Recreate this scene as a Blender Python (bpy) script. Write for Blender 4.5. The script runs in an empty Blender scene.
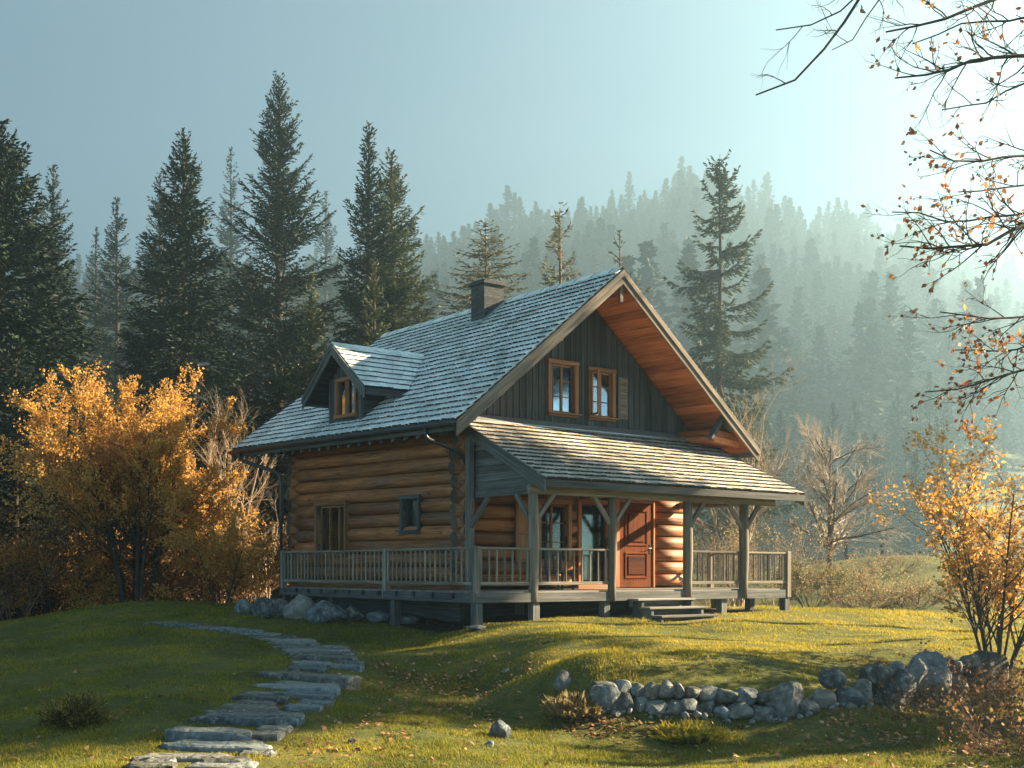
import bpy, bmesh, math, random
import numpy as np
from mathutils import Vector, Matrix

SC = bpy.context.scene
COL = SC.collection
rng = np.random.default_rng(7)
random.seed(7)
PI = math.pi

# ------------------------------------------------------------------ camera
FPX, HORIZON = 1093.0, 575.0
cam_d = bpy.data.cameras.new('camera')
cam = bpy.data.objects.new('camera', cam_d); COL.objects.link(cam)
cam.location = (0, 0, 0); cam.rotation_euler = (PI/2, 0, 0)
cam_d.sensor_width = 36.0; cam_d.lens = 36.0*FPX/1024.0
cam_d.shift_y = (HORIZON-384.0)/1024.0
cam_d.clip_start = 0.1; cam_d.clip_end = 8000
SC.camera = cam

# ------------------------------------------------------------------ light
SUN_AZ, SUN_EL = math.radians(73.0), math.radians(25.0)      # azimuth from +Y towards +X
TO_SUN = Vector((math.sin(SUN_AZ)*math.cos(SUN_EL), math.cos(SUN_AZ)*math.cos(SUN_EL), math.sin(SUN_EL)))
wd = bpy.data.worlds.new("World"); SC.world = wd; wd.use_nodes = True
nt = wd.node_tree; nt.nodes.clear()
sky = nt.nodes.new('ShaderNodeTexSky'); sky.sky_type = 'NISHITA'; sky.sun_disc = False
sky.sun_elevation = SUN_EL; sky.sun_rotation = SUN_AZ
sky.air_density = 0.7; sky.dust_density = 2.5; sky.ozone_density = 1.0; sky.altitude = 4000
bg = nt.nodes.new('ShaderNodeBackground'); bg.inputs['Strength'].default_value = 0.05
wo = nt.nodes.new('ShaderNodeOutputWorld')
tint = nt.nodes.new('ShaderNodeMixRGB'); tint.blend_type = 'MULTIPLY'; tint.inputs[0].default_value = 1.0
tint.inputs[2].default_value = (0.98, 1.13, 0.92, 1)
tcw = nt.nodes.new('ShaderNodeTexCoord'); mpw = nt.nodes.new('ShaderNodeMapping'); mpw.inputs['Scale'].default_value = (1.2, 1.2, 5.0)
nzw = nt.nodes.new('ShaderNodeTexNoise'); nzw.inputs['Scale'].default_value = 1.6; nzw.inputs['Detail'].default_value = 5; nzw.inputs['Distortion'].default_value = 0.6
crw = nt.nodes.new('ShaderNodeValToRGB'); crw.color_ramp.elements[0].position = 0.32; crw.color_ramp.elements[0].color = (0.94, 0.95, 0.96, 1)
crw.color_ramp.elements[1].position = 0.72; crw.color_ramp.elements[1].color = (1.16, 1.12, 1.06, 1)
mcl = nt.nodes.new('ShaderNodeMixRGB'); mcl.blend_type = 'MULTIPLY'; mcl.inputs[0].default_value = 1.0      # thin high cloud
nt.links.new(tcw.outputs['Generated'], mpw.inputs[0]); nt.links.new(mpw.outputs[0], nzw.inputs['Vector']); nt.links.new(nzw.outputs['Fac'], crw.inputs[0])
nt.links.new(sky.outputs[0], mcl.inputs[1]); nt.links.new(crw.outputs[0], mcl.inputs[2]); nt.links.new(mcl.outputs[0], tint.inputs[1]); nt.links.new(tint.outputs[0], bg.inputs[0]); nt.links.new(bg.outputs[0], wo.inputs[0])
sl = bpy.data.lights.new('sun', 'SUN'); sl.energy = 5.0; sl.angle = math.radians(0.6); sl.color = (1.0, 0.79, 0.50)
so = bpy.data.objects.new('sun', sl); COL.objects.link(so)
so.rotation_euler = TO_SUN.to_track_quat('Z', 'Y').to_euler()
vs = SC.view_settings
vs.view_transform = 'Standard'; vs.look = 'None'; vs.gamma = 1.0; vs.use_curve_mapping = False
vs.exposure = 2.7
HAZE_DENSITY = 0.0012

# ------------------------------------------------------------------ helpers
def W(px, py, d):
    return np.array([(px-512.0)/FPX*d, d, (HORIZON-py)/FPX*d])

def tag(o, label=None, cat=None, group=None, kind=None):
    if label: o['label'] = label
    if cat: o['category'] = cat
    if group: o['group'] = group
    if kind: o['kind'] = kind
    return o

def empty(name, loc, label=None, cat=None, group=None):
    o = bpy.data.objects.new(name, None); COL.objects.link(o)
    o.location = [float(c) for c in loc]; o.empty_display_size = 0.2
    return tag(o, label, cat, group)

def np_obj(name, V, F, mat, parent=None, smooth=False, attrs=None, mat_idx=None, loc=None):
    """V (n,3); F list of int arrays (each (k,3) or (k,4)); attrs {name: (domain, type, array)}"""
    V = np.asarray(V, dtype=np.float64)
    if loc is not None: V = V-np.asarray(loc, dtype=float)
    me = bpy.data.meshes.new(name)
    F = [np.asarray(f, dtype=np.int32) for f in F if len(f)]
    nl = sum(f.size for f in F); nf = sum(len(f) for f in F)
    me.vertices.add(len(V)); me.vertices.foreach_set('co', V.astype(np.float32).ravel())
    me.loops.add(nl); me.loops.foreach_set('vertex_index', np.concatenate([f.ravel() for f in F]))
    tot = np.concatenate([np.full(len(f), f.shape[1], dtype=np.int32) for f in F])
    st = np.concatenate([[0], np.cumsum(tot)[:-1]]).astype(np.int32)
    me.polygons.add(nf); me.polygons.foreach_set('loop_start', st); me.polygons.foreach_set('loop_total', tot)
    if mat_idx is not None: me.polygons.foreach_set('material_index', np.asarray(mat_idx, dtype=np.int32))
    me.polygons.foreach_set('use_smooth', np.full(nf, smooth))
    for m in (mat if isinstance(mat, (list, tuple)) else [mat]): me.materials.append(m)
    me.update(calc_edges=True)
    for k, (dom, typ, arr) in (attrs or {}).items():
        a = me.attributes.new(k, typ, dom)
        a.data.foreach_set('vector' if typ == 'FLOAT_VECTOR' else 'value', np.asarray(arr, dtype=np.float32).ravel())
    o = bpy.data.objects.new(name, me); COL.objects.link(o)
    if parent is not None: o.parent = parent
    if loc is not None and parent is None: o.location = [float(c) for c in loc]
    return o

def copy_obj(o, parent=None):
    c = o.copy(); COL.objects.link(c); c.parent = parent
    return c

def copy_tree(o, parent=None):
    c = copy_obj(o, parent)
    for ch in list(o.children): copy_tree(ch, c)
    return c

# ------------------------------------------------------------------ materials
def new_mat(name):
    m = bpy.data.materials.new(name); m.use_nodes = True
    m.node_tree.nodes.clear()
    return m, m.node_tree

class NT:
    def __init__(s, name): s.m, s.t = new_mat(name); s.out = s.n('OutputMaterial')
    def n(s, typ, **kw):
        x = s.t.nodes.new('ShaderNode'+typ)
        for k, v in kw.items():
            if k in x.inputs: x.inputs[k].default_value = v
            else: setattr(x, k, v)
        return x
    def l(s, a, b): s.t.links.new(a, b)
    def attr(s, name): return s.n('Attribute', attribute_name=name)
    def noise(s, vec, scale, detail=4, rough=0.6, dist=0.0):
        x = s.n('TexNoise'); x.inputs['Scale'].default_value = scale; x.inputs['Detail'].default_value = detail
        x.inputs['Roughness'].default_value = rough; x.inputs['Distortion'].default_value = dist
        if vec is not None: s.l(vec, x.inputs['Vector'])
        return x.outputs['Fac']
    def vscale(s, vec, sc):
        x = s.n('VectorMath', operation='MULTIPLY'); s.l(vec, x.inputs[0]); x.inputs[1].default_value = sc
        return x.outputs[0]
    def ramp(s, fac, stops):
        x = s.n('ValToRGB'); cr = x.color_ramp
        while len(cr.elements) < len(stops): cr.elements.new(0.5)
        for e, (p, c) in zip(cr.elements, stops):
            e.position = p; e.color = (*c, 1) if len(c) == 3 else c
        s.l(fac, x.inputs[0]); return x.outputs[0]
    def mix(s, fac, a, b, mode='MIX'):
        x = s.n('MixRGB', blend_type=mode)
        for i, v in ((0, fac), (1, a), (2, b)):
            if hasattr(v, 'is_linked') or isinstance(v, bpy.types.NodeSocket): s.l(v, x.inputs[i])
            elif i == 0: x.inputs[0].default_value = v
            else: x.inputs[i].default_value = (*v, 1)
        return x.outputs[0]
    def math(s, op, a, b=None, clamp=False):
        x = s.n('Math', operation=op); x.use_clamp = clamp
        for i, v in ((0, a), (1, b)):
            if v is None: continue
            if isinstance(v, bpy.types.NodeSocket): s.l(v, x.inputs[i])
            else: x.inputs[i].default_value = v
        return x.outputs[0]
    def bump(s, h, strength=0.4, dist=0.02):
        x = s.n('Bump'); x.inputs['Strength'].default_value = strength; x.inputs['Distance'].default_value = dist
        s.l(h, x.inputs['Height']); return x.outputs[0]
    def principled(s, col, rough=0.7, normal=None, spec=0.3, metal=0.0):
        p = s.n('BsdfPrincipled')
        if isinstance(col, bpy.types.NodeSocket): s.l(col, p.inputs['Base Color'])
        else: p.inputs['Base Color'].default_value = (*col, 1)
        if isinstance(rough, bpy.types.NodeSocket): s.l(rough, p.inputs['Roughness'])
        else: p.inputs['Roughness'].default_value = rough
        p.inputs['Specular IOR Level'].default_value = spec; p.inputs['Metallic'].default_value = metal
        if normal is not None: s.l(normal, p.inputs['Normal'])
        return p.outputs[0]
    def done(s, sh): s.l(sh, s.out.inputs[0]); return s.m

def wood(name, dark, mid, light, rough=0.75, cracks=0.5, spec=0.25, bump=0.5, stain=0.0):
    """weathered wood: grain runs along the x of attribute gc, tone varies from board to board"""
    s = NT(name)
    gc = s.attr('gc').outputs['Vector']; tone = s.attr('tone').outputs['Fac']
    g1 = s.noise(s.vscale(gc, (0.8, 22, 22)), 1.0, 5, 0.65, 0.6)
    g2 = s.noise(s.vscale(gc, (0.5, 2.2, 2.2)), 1.3, 3, 0.6)
    col = s.ramp(g1, [(0.28, dark), (0.52, mid), (0.75, light)])
    v = s.math('ADD', s.math('MULTIPLY', g2, 0.9), s.math('MULTIPLY', tone, 0.75))
    v = s.math('ADD', v, 0.18)
    hsv = s.n('HueSaturation'); s.l(col, hsv.inputs['Color']); s.l(v, hsv.inputs['Value'])
    hsv.inputs['Saturation'].default_value = 1.0
    ck = s.noise(s.vscale(gc, (0.45, 9, 9)), 1.7, 2, 0.5, 0.3)
    ckm = s.ramp(ck, [(0.30, (0, 0, 0)), (0.36, (1, 1, 1))])
    c2 = s.mix(cracks, hsv.outputs[0], ckm, 'MULTIPLY')
    if stain:
        kn = s.n('TexVoronoi'); kn.inputs['Scale'].default_value = 1.0; s.l(s.vscale(gc, (1.1, 2.6, 2.6)), kn.inputs['Vector'])      # knots
        c2 = s.mix(0.8, c2, s.ramp(kn.outputs['Distance'], [(0.05, (0.18, 0.12, 0.08)), (0.13, (1, 1, 1))]), 'MULTIPLY')
        st = s.noise(s.vscale(gc, (0.35, 1.4, 1.4)), 1.6, 4, 0.65)
        c2 = s.mix(s.math('MULTIPLY', s.ramp(st, [(0.46, (0, 0, 0)), (0.66, (1, 1, 1))]), stain), c2, (0.13, 0.115, 0.10))           # grey weathering
        c2 = s.mix(stain, c2, s.ramp(s.noise(s.vscale(gc, (0.3, 60, 60)), 1.0, 2, 0.5), [(0.40, (0.35, 0.3, 0.25)), (0.47, (1, 1, 1))]), 'MULTIPLY')   # drying checks
    h = s.math('ADD', g1, s.math('MULTIPLY', ckm, 0.6))
    return s.done(s.principled(c2, rough, s.bump(h, bump, 0.012), spec))

def shingle_mat(name, c0, c1, c2, frost):
    s = NT(name)
    gc = s.attr('gc').outputs['Vector']; tone = s.attr('tone').outputs['Fac']
    g1 = s.noise(s.vscale(gc, (1.5, 26, 26)), 1.0, 4, 0.6, 0.4)
    pos = s.n('NewGeometry').outputs['Position']
    big = s.noise(pos, 0.9, 4, 0.65)
    fine = s.noise(pos, 14.0, 3, 0.6)
    f = s.math('ADD', s.math('MULTIPLY', tone, 0.55), s.math('MULTIPLY', g1, 0.45))
    col = s.ramp(f, [(0.18, c0), (0.5, c1), (0.82, c2)])
    fm = s.math('MULTIPLY', s.math('ADD', big, s.math('MULTIPLY', fine, 0.5)), 1.0)
    m = s.ramp(fm, [(0.55, (0, 0, 0)), (0.9, (1, 1, 1))])
    col = s.mix(s.math('MULTIPLY', m, 0.75), col, frost)
    ms = s.ramp(s.noise(pos, 0.55, 5, 0.7, 0.5), [(0.50, (0, 0, 0)), (0.68, (1, 1, 1))])
    col = s.mix(s.math('MULTIPLY', ms, 0.5), col, (0.15, 0.155, 0.115))      # moss and grime
    return s.done(s.principled(col, 0.75, s.bump(g1, 0.4, 0.01), 0.2))

def plain(name, col, rough=0.6, spec=0.3, metal=0.0, var=0.25, scale=8.0):
    s = NT(name)
    tc = s.n('TexCoord').outputs['Object']
    nz = s.noise(tc, scale, 4, 0.6)
    c = s.ramp(nz, [(0.3, tuple(x*(1-var) for x in col)), (0.7, tuple(min(1, x*(1+var)) for x in col))])
    return s.done(s.principled(c, rough, s.bump(nz, 0.2, 0.01), spec, metal))

def foliage_mat(name, stops, trans=0.4, rough=0.7, patch=None):
    """tone attribute picks the colour of each leaf or blade; some light passes through"""
    s = NT(name)
    tone = s.attr('tone').outputs['Fac']
    f = tone
    if patch:
        pos = s.n('NewGeometry').outputs['Position']
        f = s.math('ADD', s.math('MULTIPLY', tone, 1-patch[1]), s.math('MULTIPLY', s.noise(pos, patch[0], 3, 0.6), patch[1]))
    col = s.ramp(f, stops)
    d = s.principled(col, rough, None, 0.2)
    if trans <= 0: return s.done(d)
    t = s.n('BsdfTranslucent'); s.l(col, t.inputs[0])
    mx = s.n('MixShader'); mx.inputs[0].default_value = trans
    s.l(d, mx.inputs[1]); s.l(t.outputs[0], mx.inputs[2])
    return s.done(mx.outputs[0])

def stone_mat(name, dark, mid, light, lichen, moss=0.25):
    s = NT(name)
    tc = s.n('TexCoord').outputs['Object']
    n1 = s.noise(tc, 2.2, 6, 0.68); n2 = s.noise(tc, 9.0, 5, 0.7); n3 = s.noise(tc, 40.0, 3, 0.6)
    f = s.math('ADD', s.math('MULTIPLY', n1, 0.6), s.math('MULTIPLY', n2, 0.4))
    tone = s.n('ObjectInfo').outputs['Random']
    f = s.math('ADD', f, s.math('MULTIPLY', s.math('SUBTRACT', tone, 0.5), 0.26))
    col = s.ramp(f, [(0.36, dark), (0.5, mid), (0.66, light)])
    lm = s.ramp(s.math('ADD', s.math('MULTIPLY', n2, 0.7), s.math('MULTIPLY', n3, 0.3)), [(0.54, (0, 0, 0)), (0.6, (1, 1, 1))])
    col = s.mix(s.math('MULTIPLY', lm, 0.6), col, lichen)
    wm = s.n('ValToRGB'); wm.color_ramp.elements[0].color = (1.12, 1.0, 0.86, 1); wm.color_ramp.elements[1].color = (0.9, 1.0, 1.06, 1); s.l(s.math('FRACT', s.math('MULTIPLY', tone, 7.3)), wm.inputs[0])
    col = s.mix(1.0, col, wm.outputs[0], 'MULTIPLY')
    up = s.n('SeparateXYZ'); s.l(s.n('NewGeometry').outputs['Normal'], up.inputs[0])
    mm = s.math('MULTIPLY', s.ramp(s.math('MULTIPLY', up.outputs[2], n1), [(0.42, (0, 0, 0)), (0.55, (1, 1, 1))]), moss)
    col = s.mix(mm, col, (0.055, 0.06, 0.02))
    vor = s.n('TexVoronoi', feature='DISTANCE_TO_EDGE'); vor.inputs['Scale'].default_value = 2.6; s.l(tc, vor.inputs['Vector'])
    h = s.math('ADD', s.math('ADD', n2, s.math('MULTIPLY', n3, 0.4)), s.math('MULTIPLY', s.math('MINIMUM', vor.outputs[0], 0.06), 6.0))
    return s.done(s.principled(col, 0.88, s.bump(h, 0.7, 0.03), 0.2))

M = {}
M['log'] = wood('log_wood', (0.085, 0.031, 0.011), (0.27, 0.105, 0.036), (0.43, 0.19, 0.072), 0.6, 0.7, 0.3, 0.8, 0.38)
M['logend'] = wood('log_end_wood', (0.03, 0.022, 0.016), (0.075, 0.055, 0.04), (0.13, 0.10, 0.07), 0.85, 0.4)
M['grey'] = wood('weathered_wood', (0.035, 0.037, 0.037), (0.095, 0.098, 0.095), (0.175, 0.175, 0.165), 0.82, 0.4)
M['post'] = wood('post_wood', (0.07, 0.058, 0.045), (0.16, 0.135, 0.105), (0.27, 0.23, 0.18), 0.8, 0.45)
M['barge'] = wood('barge_wood', (0.07, 0.055, 0.042), (0.165, 0.132, 0.105), (0.27, 0.225, 0.185), 0.8, 0.4)
M['rail'] = wood('railing_wood', (0.085, 0.073, 0.057), (0.20, 0.178, 0.145), (0.34, 0.305, 0.255), 0.82, 0.4)
M['fence'] = wood('fence_wood', (0.02, 0.022, 0.022), (0.04, 0.043, 0.043), (0.06, 0.064, 0.064), 0.95, 0.2, 0.0, 0.1)
M['dark'] = wood('dark_board', (0.022, 0.026, 0.028), (0.05, 0.058, 0.060), (0.09, 0.10, 0.10), 0.8, 0.35)
M['soffit'] = wood('soffit_wood', (0.17, 0.05, 0.018), (0.36, 0.115, 0.04), (0.50, 0.19, 0.07), 0.55, 0.4)
M['frame'] = wood('frame_wood', (0.10, 0.045, 0.02), (0.23, 0.11, 0.048), (0.33, 0.175, 0.085), 0.65, 0.3)
M['door'] = wood('door_wood', (0.05, 0.012, 0.003), (0.105, 0.026, 0.006), (0.155, 0.043, 0.011), 0.75, 0.25, 0.08, 0.25)
M['deck'] = wood('deck_wood', (0.08, 0.07, 0.06), (0.17, 0.155, 0.135), (0.27, 0.25, 0.22), 0.8, 0.4)
M['shingle'] = shingle_mat('frosted_shingle', (0.20, 0.24, 0.245), (0.46, 0.52, 0.52), (0.70, 0.75, 0.74), (0.80, 0.84, 0.83))
M['shingle_end'] = plain('shingle_end', (0.035, 0.04, 0.042), 0.9, 0.1)
M['shingle_warm'] = shingle_mat('weathered_shingle', (0.13, 0.11, 0.09), (0.27, 0.235, 0.19), (0.44, 0.39, 0.32), (0.50, 0.47, 0.41))
M['metal'] = plain('dark_metal', (0.035, 0.045, 0.05), 0.45, 0.5, 0.3)
M['flash'] = plain('flashing_metal', (0.30, 0.34, 0.35), 0.45, 0.5, 0.6)
M['brass'] = plain('handle_metal', (0.05, 0.04, 0.03), 0.35, 0.5, 0.8)
M['stone'] = stone_mat('boulder_stone', (0.04, 0.046, 0.048), (0.10, 0.11, 0.112), (0.19, 0.20, 0.20), (0.28, 0.295, 0.28), 0.5)
M['slab'] = stone_mat('slab_stone', (0.055, 0.06, 0.062), (0.13, 0.14, 0.145), (0.22, 0.235, 0.24), (0.30, 0.32, 0.32), 0.35)
M['curtain'] = plain('curtain_cloth', (0.55, 0.53, 0.46), 0.9, 0.1)
M['bark'] = plain('bark', (0.060, 0.045, 0.035), 0.95, 0.1, 0, 0.5, 6.0)
M['bark_pale'] = plain('pale_bark', (0.30, 0.22, 0.16), 0.9, 0.1, 0, 0.3, 6.0)
M['twig_dark'] = plain('dark_twig', (0.035, 0.03, 0.028), 0.9, 0.15, 0, 0.3, 10.0)
M['twig_tan'] = plain('tan_twig', (0.32, 0.24, 0.165), 0.9, 0.1, 0, 0.3, 5.0)
M['twig_rose'] = plain('rosy_twig', (0.34, 0.285, 0.23), 0.9, 0.1, 0, 0.3, 5.0)
M['twig_brown'] = plain('brown_twig', (0.13, 0.08, 0.05), 0.9, 0.1, 0, 0.4, 5.0)
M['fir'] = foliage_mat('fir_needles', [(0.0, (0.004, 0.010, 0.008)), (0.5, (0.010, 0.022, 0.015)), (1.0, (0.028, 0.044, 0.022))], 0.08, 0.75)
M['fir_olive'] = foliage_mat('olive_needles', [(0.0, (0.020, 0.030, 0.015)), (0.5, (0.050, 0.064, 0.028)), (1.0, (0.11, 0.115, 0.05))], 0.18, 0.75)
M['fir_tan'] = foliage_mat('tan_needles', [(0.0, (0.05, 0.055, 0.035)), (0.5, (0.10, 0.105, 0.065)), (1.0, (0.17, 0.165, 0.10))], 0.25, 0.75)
M['fir_far'] = foliage_mat('far_needles', [(0.0, (0.012, 0.022, 0.016)), (1.0, (0.035, 0.052, 0.030))], 0.0, 0.8)
M['orange'] = foliage_mat('orange_leaves', [(0.0, (0.25, 0.11, 0.022)), (0.45, (0.50, 0.26, 0.05)), (1.0, (0.70, 0.47, 0.17))], 0.45, 0.6, (0.7, 0.45))
M['brownleaf'] = foliage_mat('brown_leaves', [(0.0, (0.06, 0.03, 0.015)), (0.6, (0.17, 0.09, 0.04)), (1.0, (0.36, 0.20, 0.08))], 0.35, 0.7)
M['redleaf'] = foliage_mat('russet_leaves', [(0.0, (0.16, 0.05, 0.02)), (0.6, (0.36, 0.14, 0.05)), (1.0, (0.55, 0.28, 0.10))], 0.45, 0.6)
M['litter'] = foliage_mat('fallen_leaf', [(0.0, (0.13, 0.06, 0.03)), (0.6, (0.28, 0.14, 0.065)), (1.0, (0.46, 0.30, 0.16))], 0.2, 0.75)
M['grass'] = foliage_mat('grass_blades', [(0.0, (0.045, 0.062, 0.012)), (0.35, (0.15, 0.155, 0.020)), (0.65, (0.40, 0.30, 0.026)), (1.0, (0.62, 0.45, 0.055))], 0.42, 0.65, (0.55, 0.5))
M['dry'] = foliage_mat('dry_stems', [(0.0, (0.10, 0.07, 0.03)), (0.5, (0.24, 0.17, 0.07)), (1.0, (0.42, 0.32, 0.14))], 0.35, 0.7)
M['shrub'] = foliage_mat('shrub_leaves', [(0.0, (0.03, 0.035, 0.010)), (0.5, (0.085, 0.08, 0.022)), (1.0, (0.34, 0.24, 0.06))], 0.35, 0.7)

def glass_mat(name, base):
    s = NT(name)
    fr = s.n('Fresnel'); fr.inputs[0].default_value = 1.6
    g = s.n('BsdfGlossy'); g.inputs['Roughness'].default_value = 0.06; g.inputs['Color'].default_value = (0.85, 0.9, 0.9, 1)
    t = s.n('BsdfTransparent'); t.inputs[0].default_value = (0.85, 0.9, 0.9, 1) if base > 0.1 else (0.45, 0.48, 0.46, 1)
    mx = s.n('MixShader'); s.l(s.math('ADD', s.math('MULTIPLY', fr.outputs[0], 1.0 if base > 0.1 else 0.25), base, True), mx.inputs[0])
    s.l(t.outputs[0], mx.inputs[1]); s.l(g.outputs[0], mx.inputs[2])
    return s.done(mx.outputs[0])
M['glass'] = glass_mat('window_glass', 0.22)
M['glass_dim'] = glass_mat('shaded_window_glass', 0.02)

def brick_mat():
    s = NT('chimney_brick')
    tc = s.n('TexCoord').outputs['Object']
    sp = s.n('SeparateXYZ'); s.l(tc, sp.inputs[0])
    u = s.math('ADD', s.math('MULTIPLY', sp.outputs[0], 1.0), s.math('MULTIPLY', sp.outputs[1], 1.0))
    cb = s.n('CombineXYZ'); s.l(u, cb.inputs[0]); s.l(sp.outputs[2], cb.inputs[1])
    b = s.n('TexBrick'); s.l(cb.outputs[0], b.inputs['Vector'])
    b.inputs['Scale'].default_value = 1.0; b.inputs['Brick Width'].default_value = 0.21; b.inputs['Row Height'].default_value = 0.075
    b.inputs['Mortar Size'].default_value = 0.008
    b.inputs['Color1'].default_value = (0.055, 0.056, 0.058, 1); b.inputs['Color2'].default_value = (0.10, 0.10, 0.102, 1)
    b.inputs['Mortar'].default_value = (0.045, 0.045, 0.045, 1)
    nz = s.noise(tc, 7, 5, 0.7)
    c = s.mix(0.5, b.outputs['Color'], s.ramp(nz, [(0.3, (0.4, 0.4, 0.4)), (0.7, (1, 1, 1))]), 'MULTIPLY')
    return s.done(s.principled(c, 0.9, s.bump(s.math('ADD', b.outputs['Fac'], s.math('MULTIPLY', nz, -0.5)), -0.6, 0.02), 0.15))
M['brick'] = brick_mat()

# ------------------------------------------------------------------ house frame
GX, GY, LX, LY = 0.819, 0.574, -0.574, 0.819          # along the porch front; away from it
AX, AY = -0.78, 23.6
FLOOR = -0.36
def HW(P):
    """house coordinates (s, m, z) to world; the old cabin has settled: its back stands a little higher at the eaves"""
    P = np.asarray(P, dtype=float).reshape(-1, 3)
    s, m, z = P[:, 0], P[:, 1], P[:, 2]
    h = np.clip((z-FLOOR)/3.92, 0, 1)
    dz = 0.045*np.clip(m-1.5, 0, None)*h
    return np.stack([AX+GX*s+LX*m, AY+GY*s+LY*m, z+dz], 1)
def to_house(x, y):
    dx, dy = x-AX, y-AY
    return GX*dx+GY*dy, LX*dx+LY*dy

# ------------------------------------------------------------------ terrain
CTRL = [  # (px, py, depth) of points of the lawn
 (476,627,23.6),(533,620,24.4),(605,618,25.6),(690,619,26.2),(779,612,29.2),(840,611,30.5),(910,616,30.5),(985,622,30.5),(1100,632,29),
 (384,624,27.0),(330,616,29.5),(285,612,32.0),(240,606,33.0),(140,602,32.5),(60,613,30.5),(0,627,28.5),(-90,650,27),(-90,735,14),
 (135,625,25.5),(260,637,23.6),(355,655,20.6),(300,680,17.4),(250,735,13.3),(200,760,11.6),(0,768,11.4),(0,690,17.5),(90,712,14.0),(150,660,19.5),
 (600,714,15.2),(640,714,15.2),(700,713,15.2),(760,709,15.4),(880,697,16.9),(965,687,18.0),(1080,690,18.5),(640,768,11.6),(800,768,11.9),(1000,768,12.3),(950,735,14.0),(1100,760,13),
 (600,684,15.6),(645,682,15.7),(700,681,15.8),(800,678,16.3),(880,664,18.4),(955,652,19.4),
 (620,655,17.6),(700,640,20.6),(640,628,24.0),(850,650,20.6),(900,636,24.0),(960,628,28.5),(780,630,24.0),(990,645,21.5),(1080,650,22),
 (520,660,18.6),(480,692,17.9),(430,720,14.8),(510,733,14.2),(552,700,15.9),(420,650,22.5),(400,682,18.3),(450,640,23.6),(545,640,20.6),(562,672,16.1),
]
cp = np.array([W(*c) for c in CTRL])
extra = [(-4.5,28,-1.1),(0,32,-1.1),(4,34,-1.1),(8,36,-1.2),(-9,40,-1.7),(0,40,-1.5),(14,40,-1.5),(-20,38,-2.6),(-18,18,-2.1),(20,24,-1.5),
         (-6,5,-1.9),(0,4,-1.95),(6,5,-2.0),(-14,4,-2.1),(15,6,-1.9),(-4,-8,-1.9),(6,-8,-1.9),(22,38,-1.3),(-26,26,-2.4),(24,14,-1.6)]
cp = np.vstack([cp, np.array(extra)])
def tps_k(r2): return 0.5*r2*np.log(r2+1e-9)
def tps_fit(P, z, lam=0.04):
    n = len(P); d2 = ((P[:, None]-P[None])**2).sum(-1)
    A = np.zeros((n+3, n+3)); A[:n, :n] = tps_k(d2)+lam*np.eye(n)
    A[:n, n] = 1; A[:n, n+1:] = P; A[n, :n] = 1; A[n+1:, :n] = P.T
    return np.linalg.solve(A, np.concatenate([z, [0, 0, 0]]))
TW = tps_fit(cp[:, :2], cp[:, 2])
def vnoise(x, y, seed=0):
    """smooth value noise"""
    xi, yi = np.floor(x).astype(np.int64), np.floor(y).astype(np.int64)
    fx, fy = x-xi, y-yi
    fx, fy = fx*fx*(3-2*fx), fy*fy*(3-2*fy)
    def h(a, b):
        v = (a*374761393+b*668265263+seed*974634777) & 0xffffffff
        v = ((v ^ (v >> 13))*1274126177) & 0xffffffff
        return ((v ^ (v >> 16)) & 0xffff)/65535.0
    return (h(xi, yi)*(1-fx)+h(xi+1, yi)*fx)*(1-fy)+(h(xi, yi+1)*(1-fx)+h(xi+1, yi+1)*fx)*fy
def sm(a, b, t):
    t = np.clip((t-a)/(b-a), 0, 1); return t*t*(3-2*t)
RIDGE = np.array([(-0.7,285),(-0.42,262),(-0.25,268),(-0.12,250),(-0.066,232),(0.0,210),(0.06,203),(0.12,188),(0.155,168),(0.2,182),(0.29,203),(0.36,217),(0.41,248),(0.47,272),(0.7,330)])
RD = 900.0
def far_h(x, y):
    u = x/np.maximum(y, 1.0)
    base = -2.4+1.7*sm(4, 16, x-0*y)
    base = base-2.0*sm(90, 200, y)+1.9*np.exp(-(((x-24)/10.0)**2+((y-66)/9.0)**2))
    hr = np.interp(u, RIDGE[:, 0], RIDGE[:, 1]); hr = (HORIZON-hr)/FPX*RD-36.0
    t = np.clip((y-150)/(RD-150), 0, 1)
    prof = t**1.25
    back = np.clip((y-RD)/360.0, 0, 1)
    z = base+(hr+2)*prof*(1-0.5*back)+15*(vnoise(x/66, y/66, 3)-0.5)*np.clip(t*4, 0, 1)
    return z
def ground_z(x, y):
    x = np.asarray(x, dtype=float); y = np.asarray(y, dtype=float); shp = x.shape
    xf, yf = x.ravel(), y.ravel()
    out = far_h(xf, yf)
    r = np.sqrt((xf/1.15)**2+(yf-12)**2)
    w = 1-sm(24, 36, r)
    near = np.where(w > 0)[0]
    for c in range(0, len(near), 20000):
        ix = near[c:c+20000]
        d2 = (xf[ix, None]-cp[None, :, 0])**2+(yf[ix, None]-cp[None, :, 1])**2
        z = tps_k(d2)@TW[:len(cp)]+TW[len(cp)]+xf[ix]*TW[len(cp)+1]+yf[ix]*TW[len(cp)+2]
        z = z+0.10*(vnoise(xf[ix]/1.7, yf[ix]/1.7, 1)-0.5)+0.045*(vnoise(xf[ix]/0.5, yf[ix]/0.5, 2)-0.5)
        out[ix] = z*w[ix]+out[ix]*(1-w[ix])
    return out.reshape(shp)
def gz(x, y): return float(ground_z(np.array([x]), np.array([y]))[0])
def hit(px, py, d0=7.0, d1=60.0):
    """where the line of sight through a pixel meets the lawn"""
    d = np.arange(d0, d1, 0.05)
    x = (px-512.0)/FPX*d; z = (HORIZON-py)/FPX*d
    g = ground_z(x, d); k = np.where(z <= g)[0]
    i = k[0] if len(k) else len(d)-1
    return np.array([x[i], d[i], g[i]])

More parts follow.
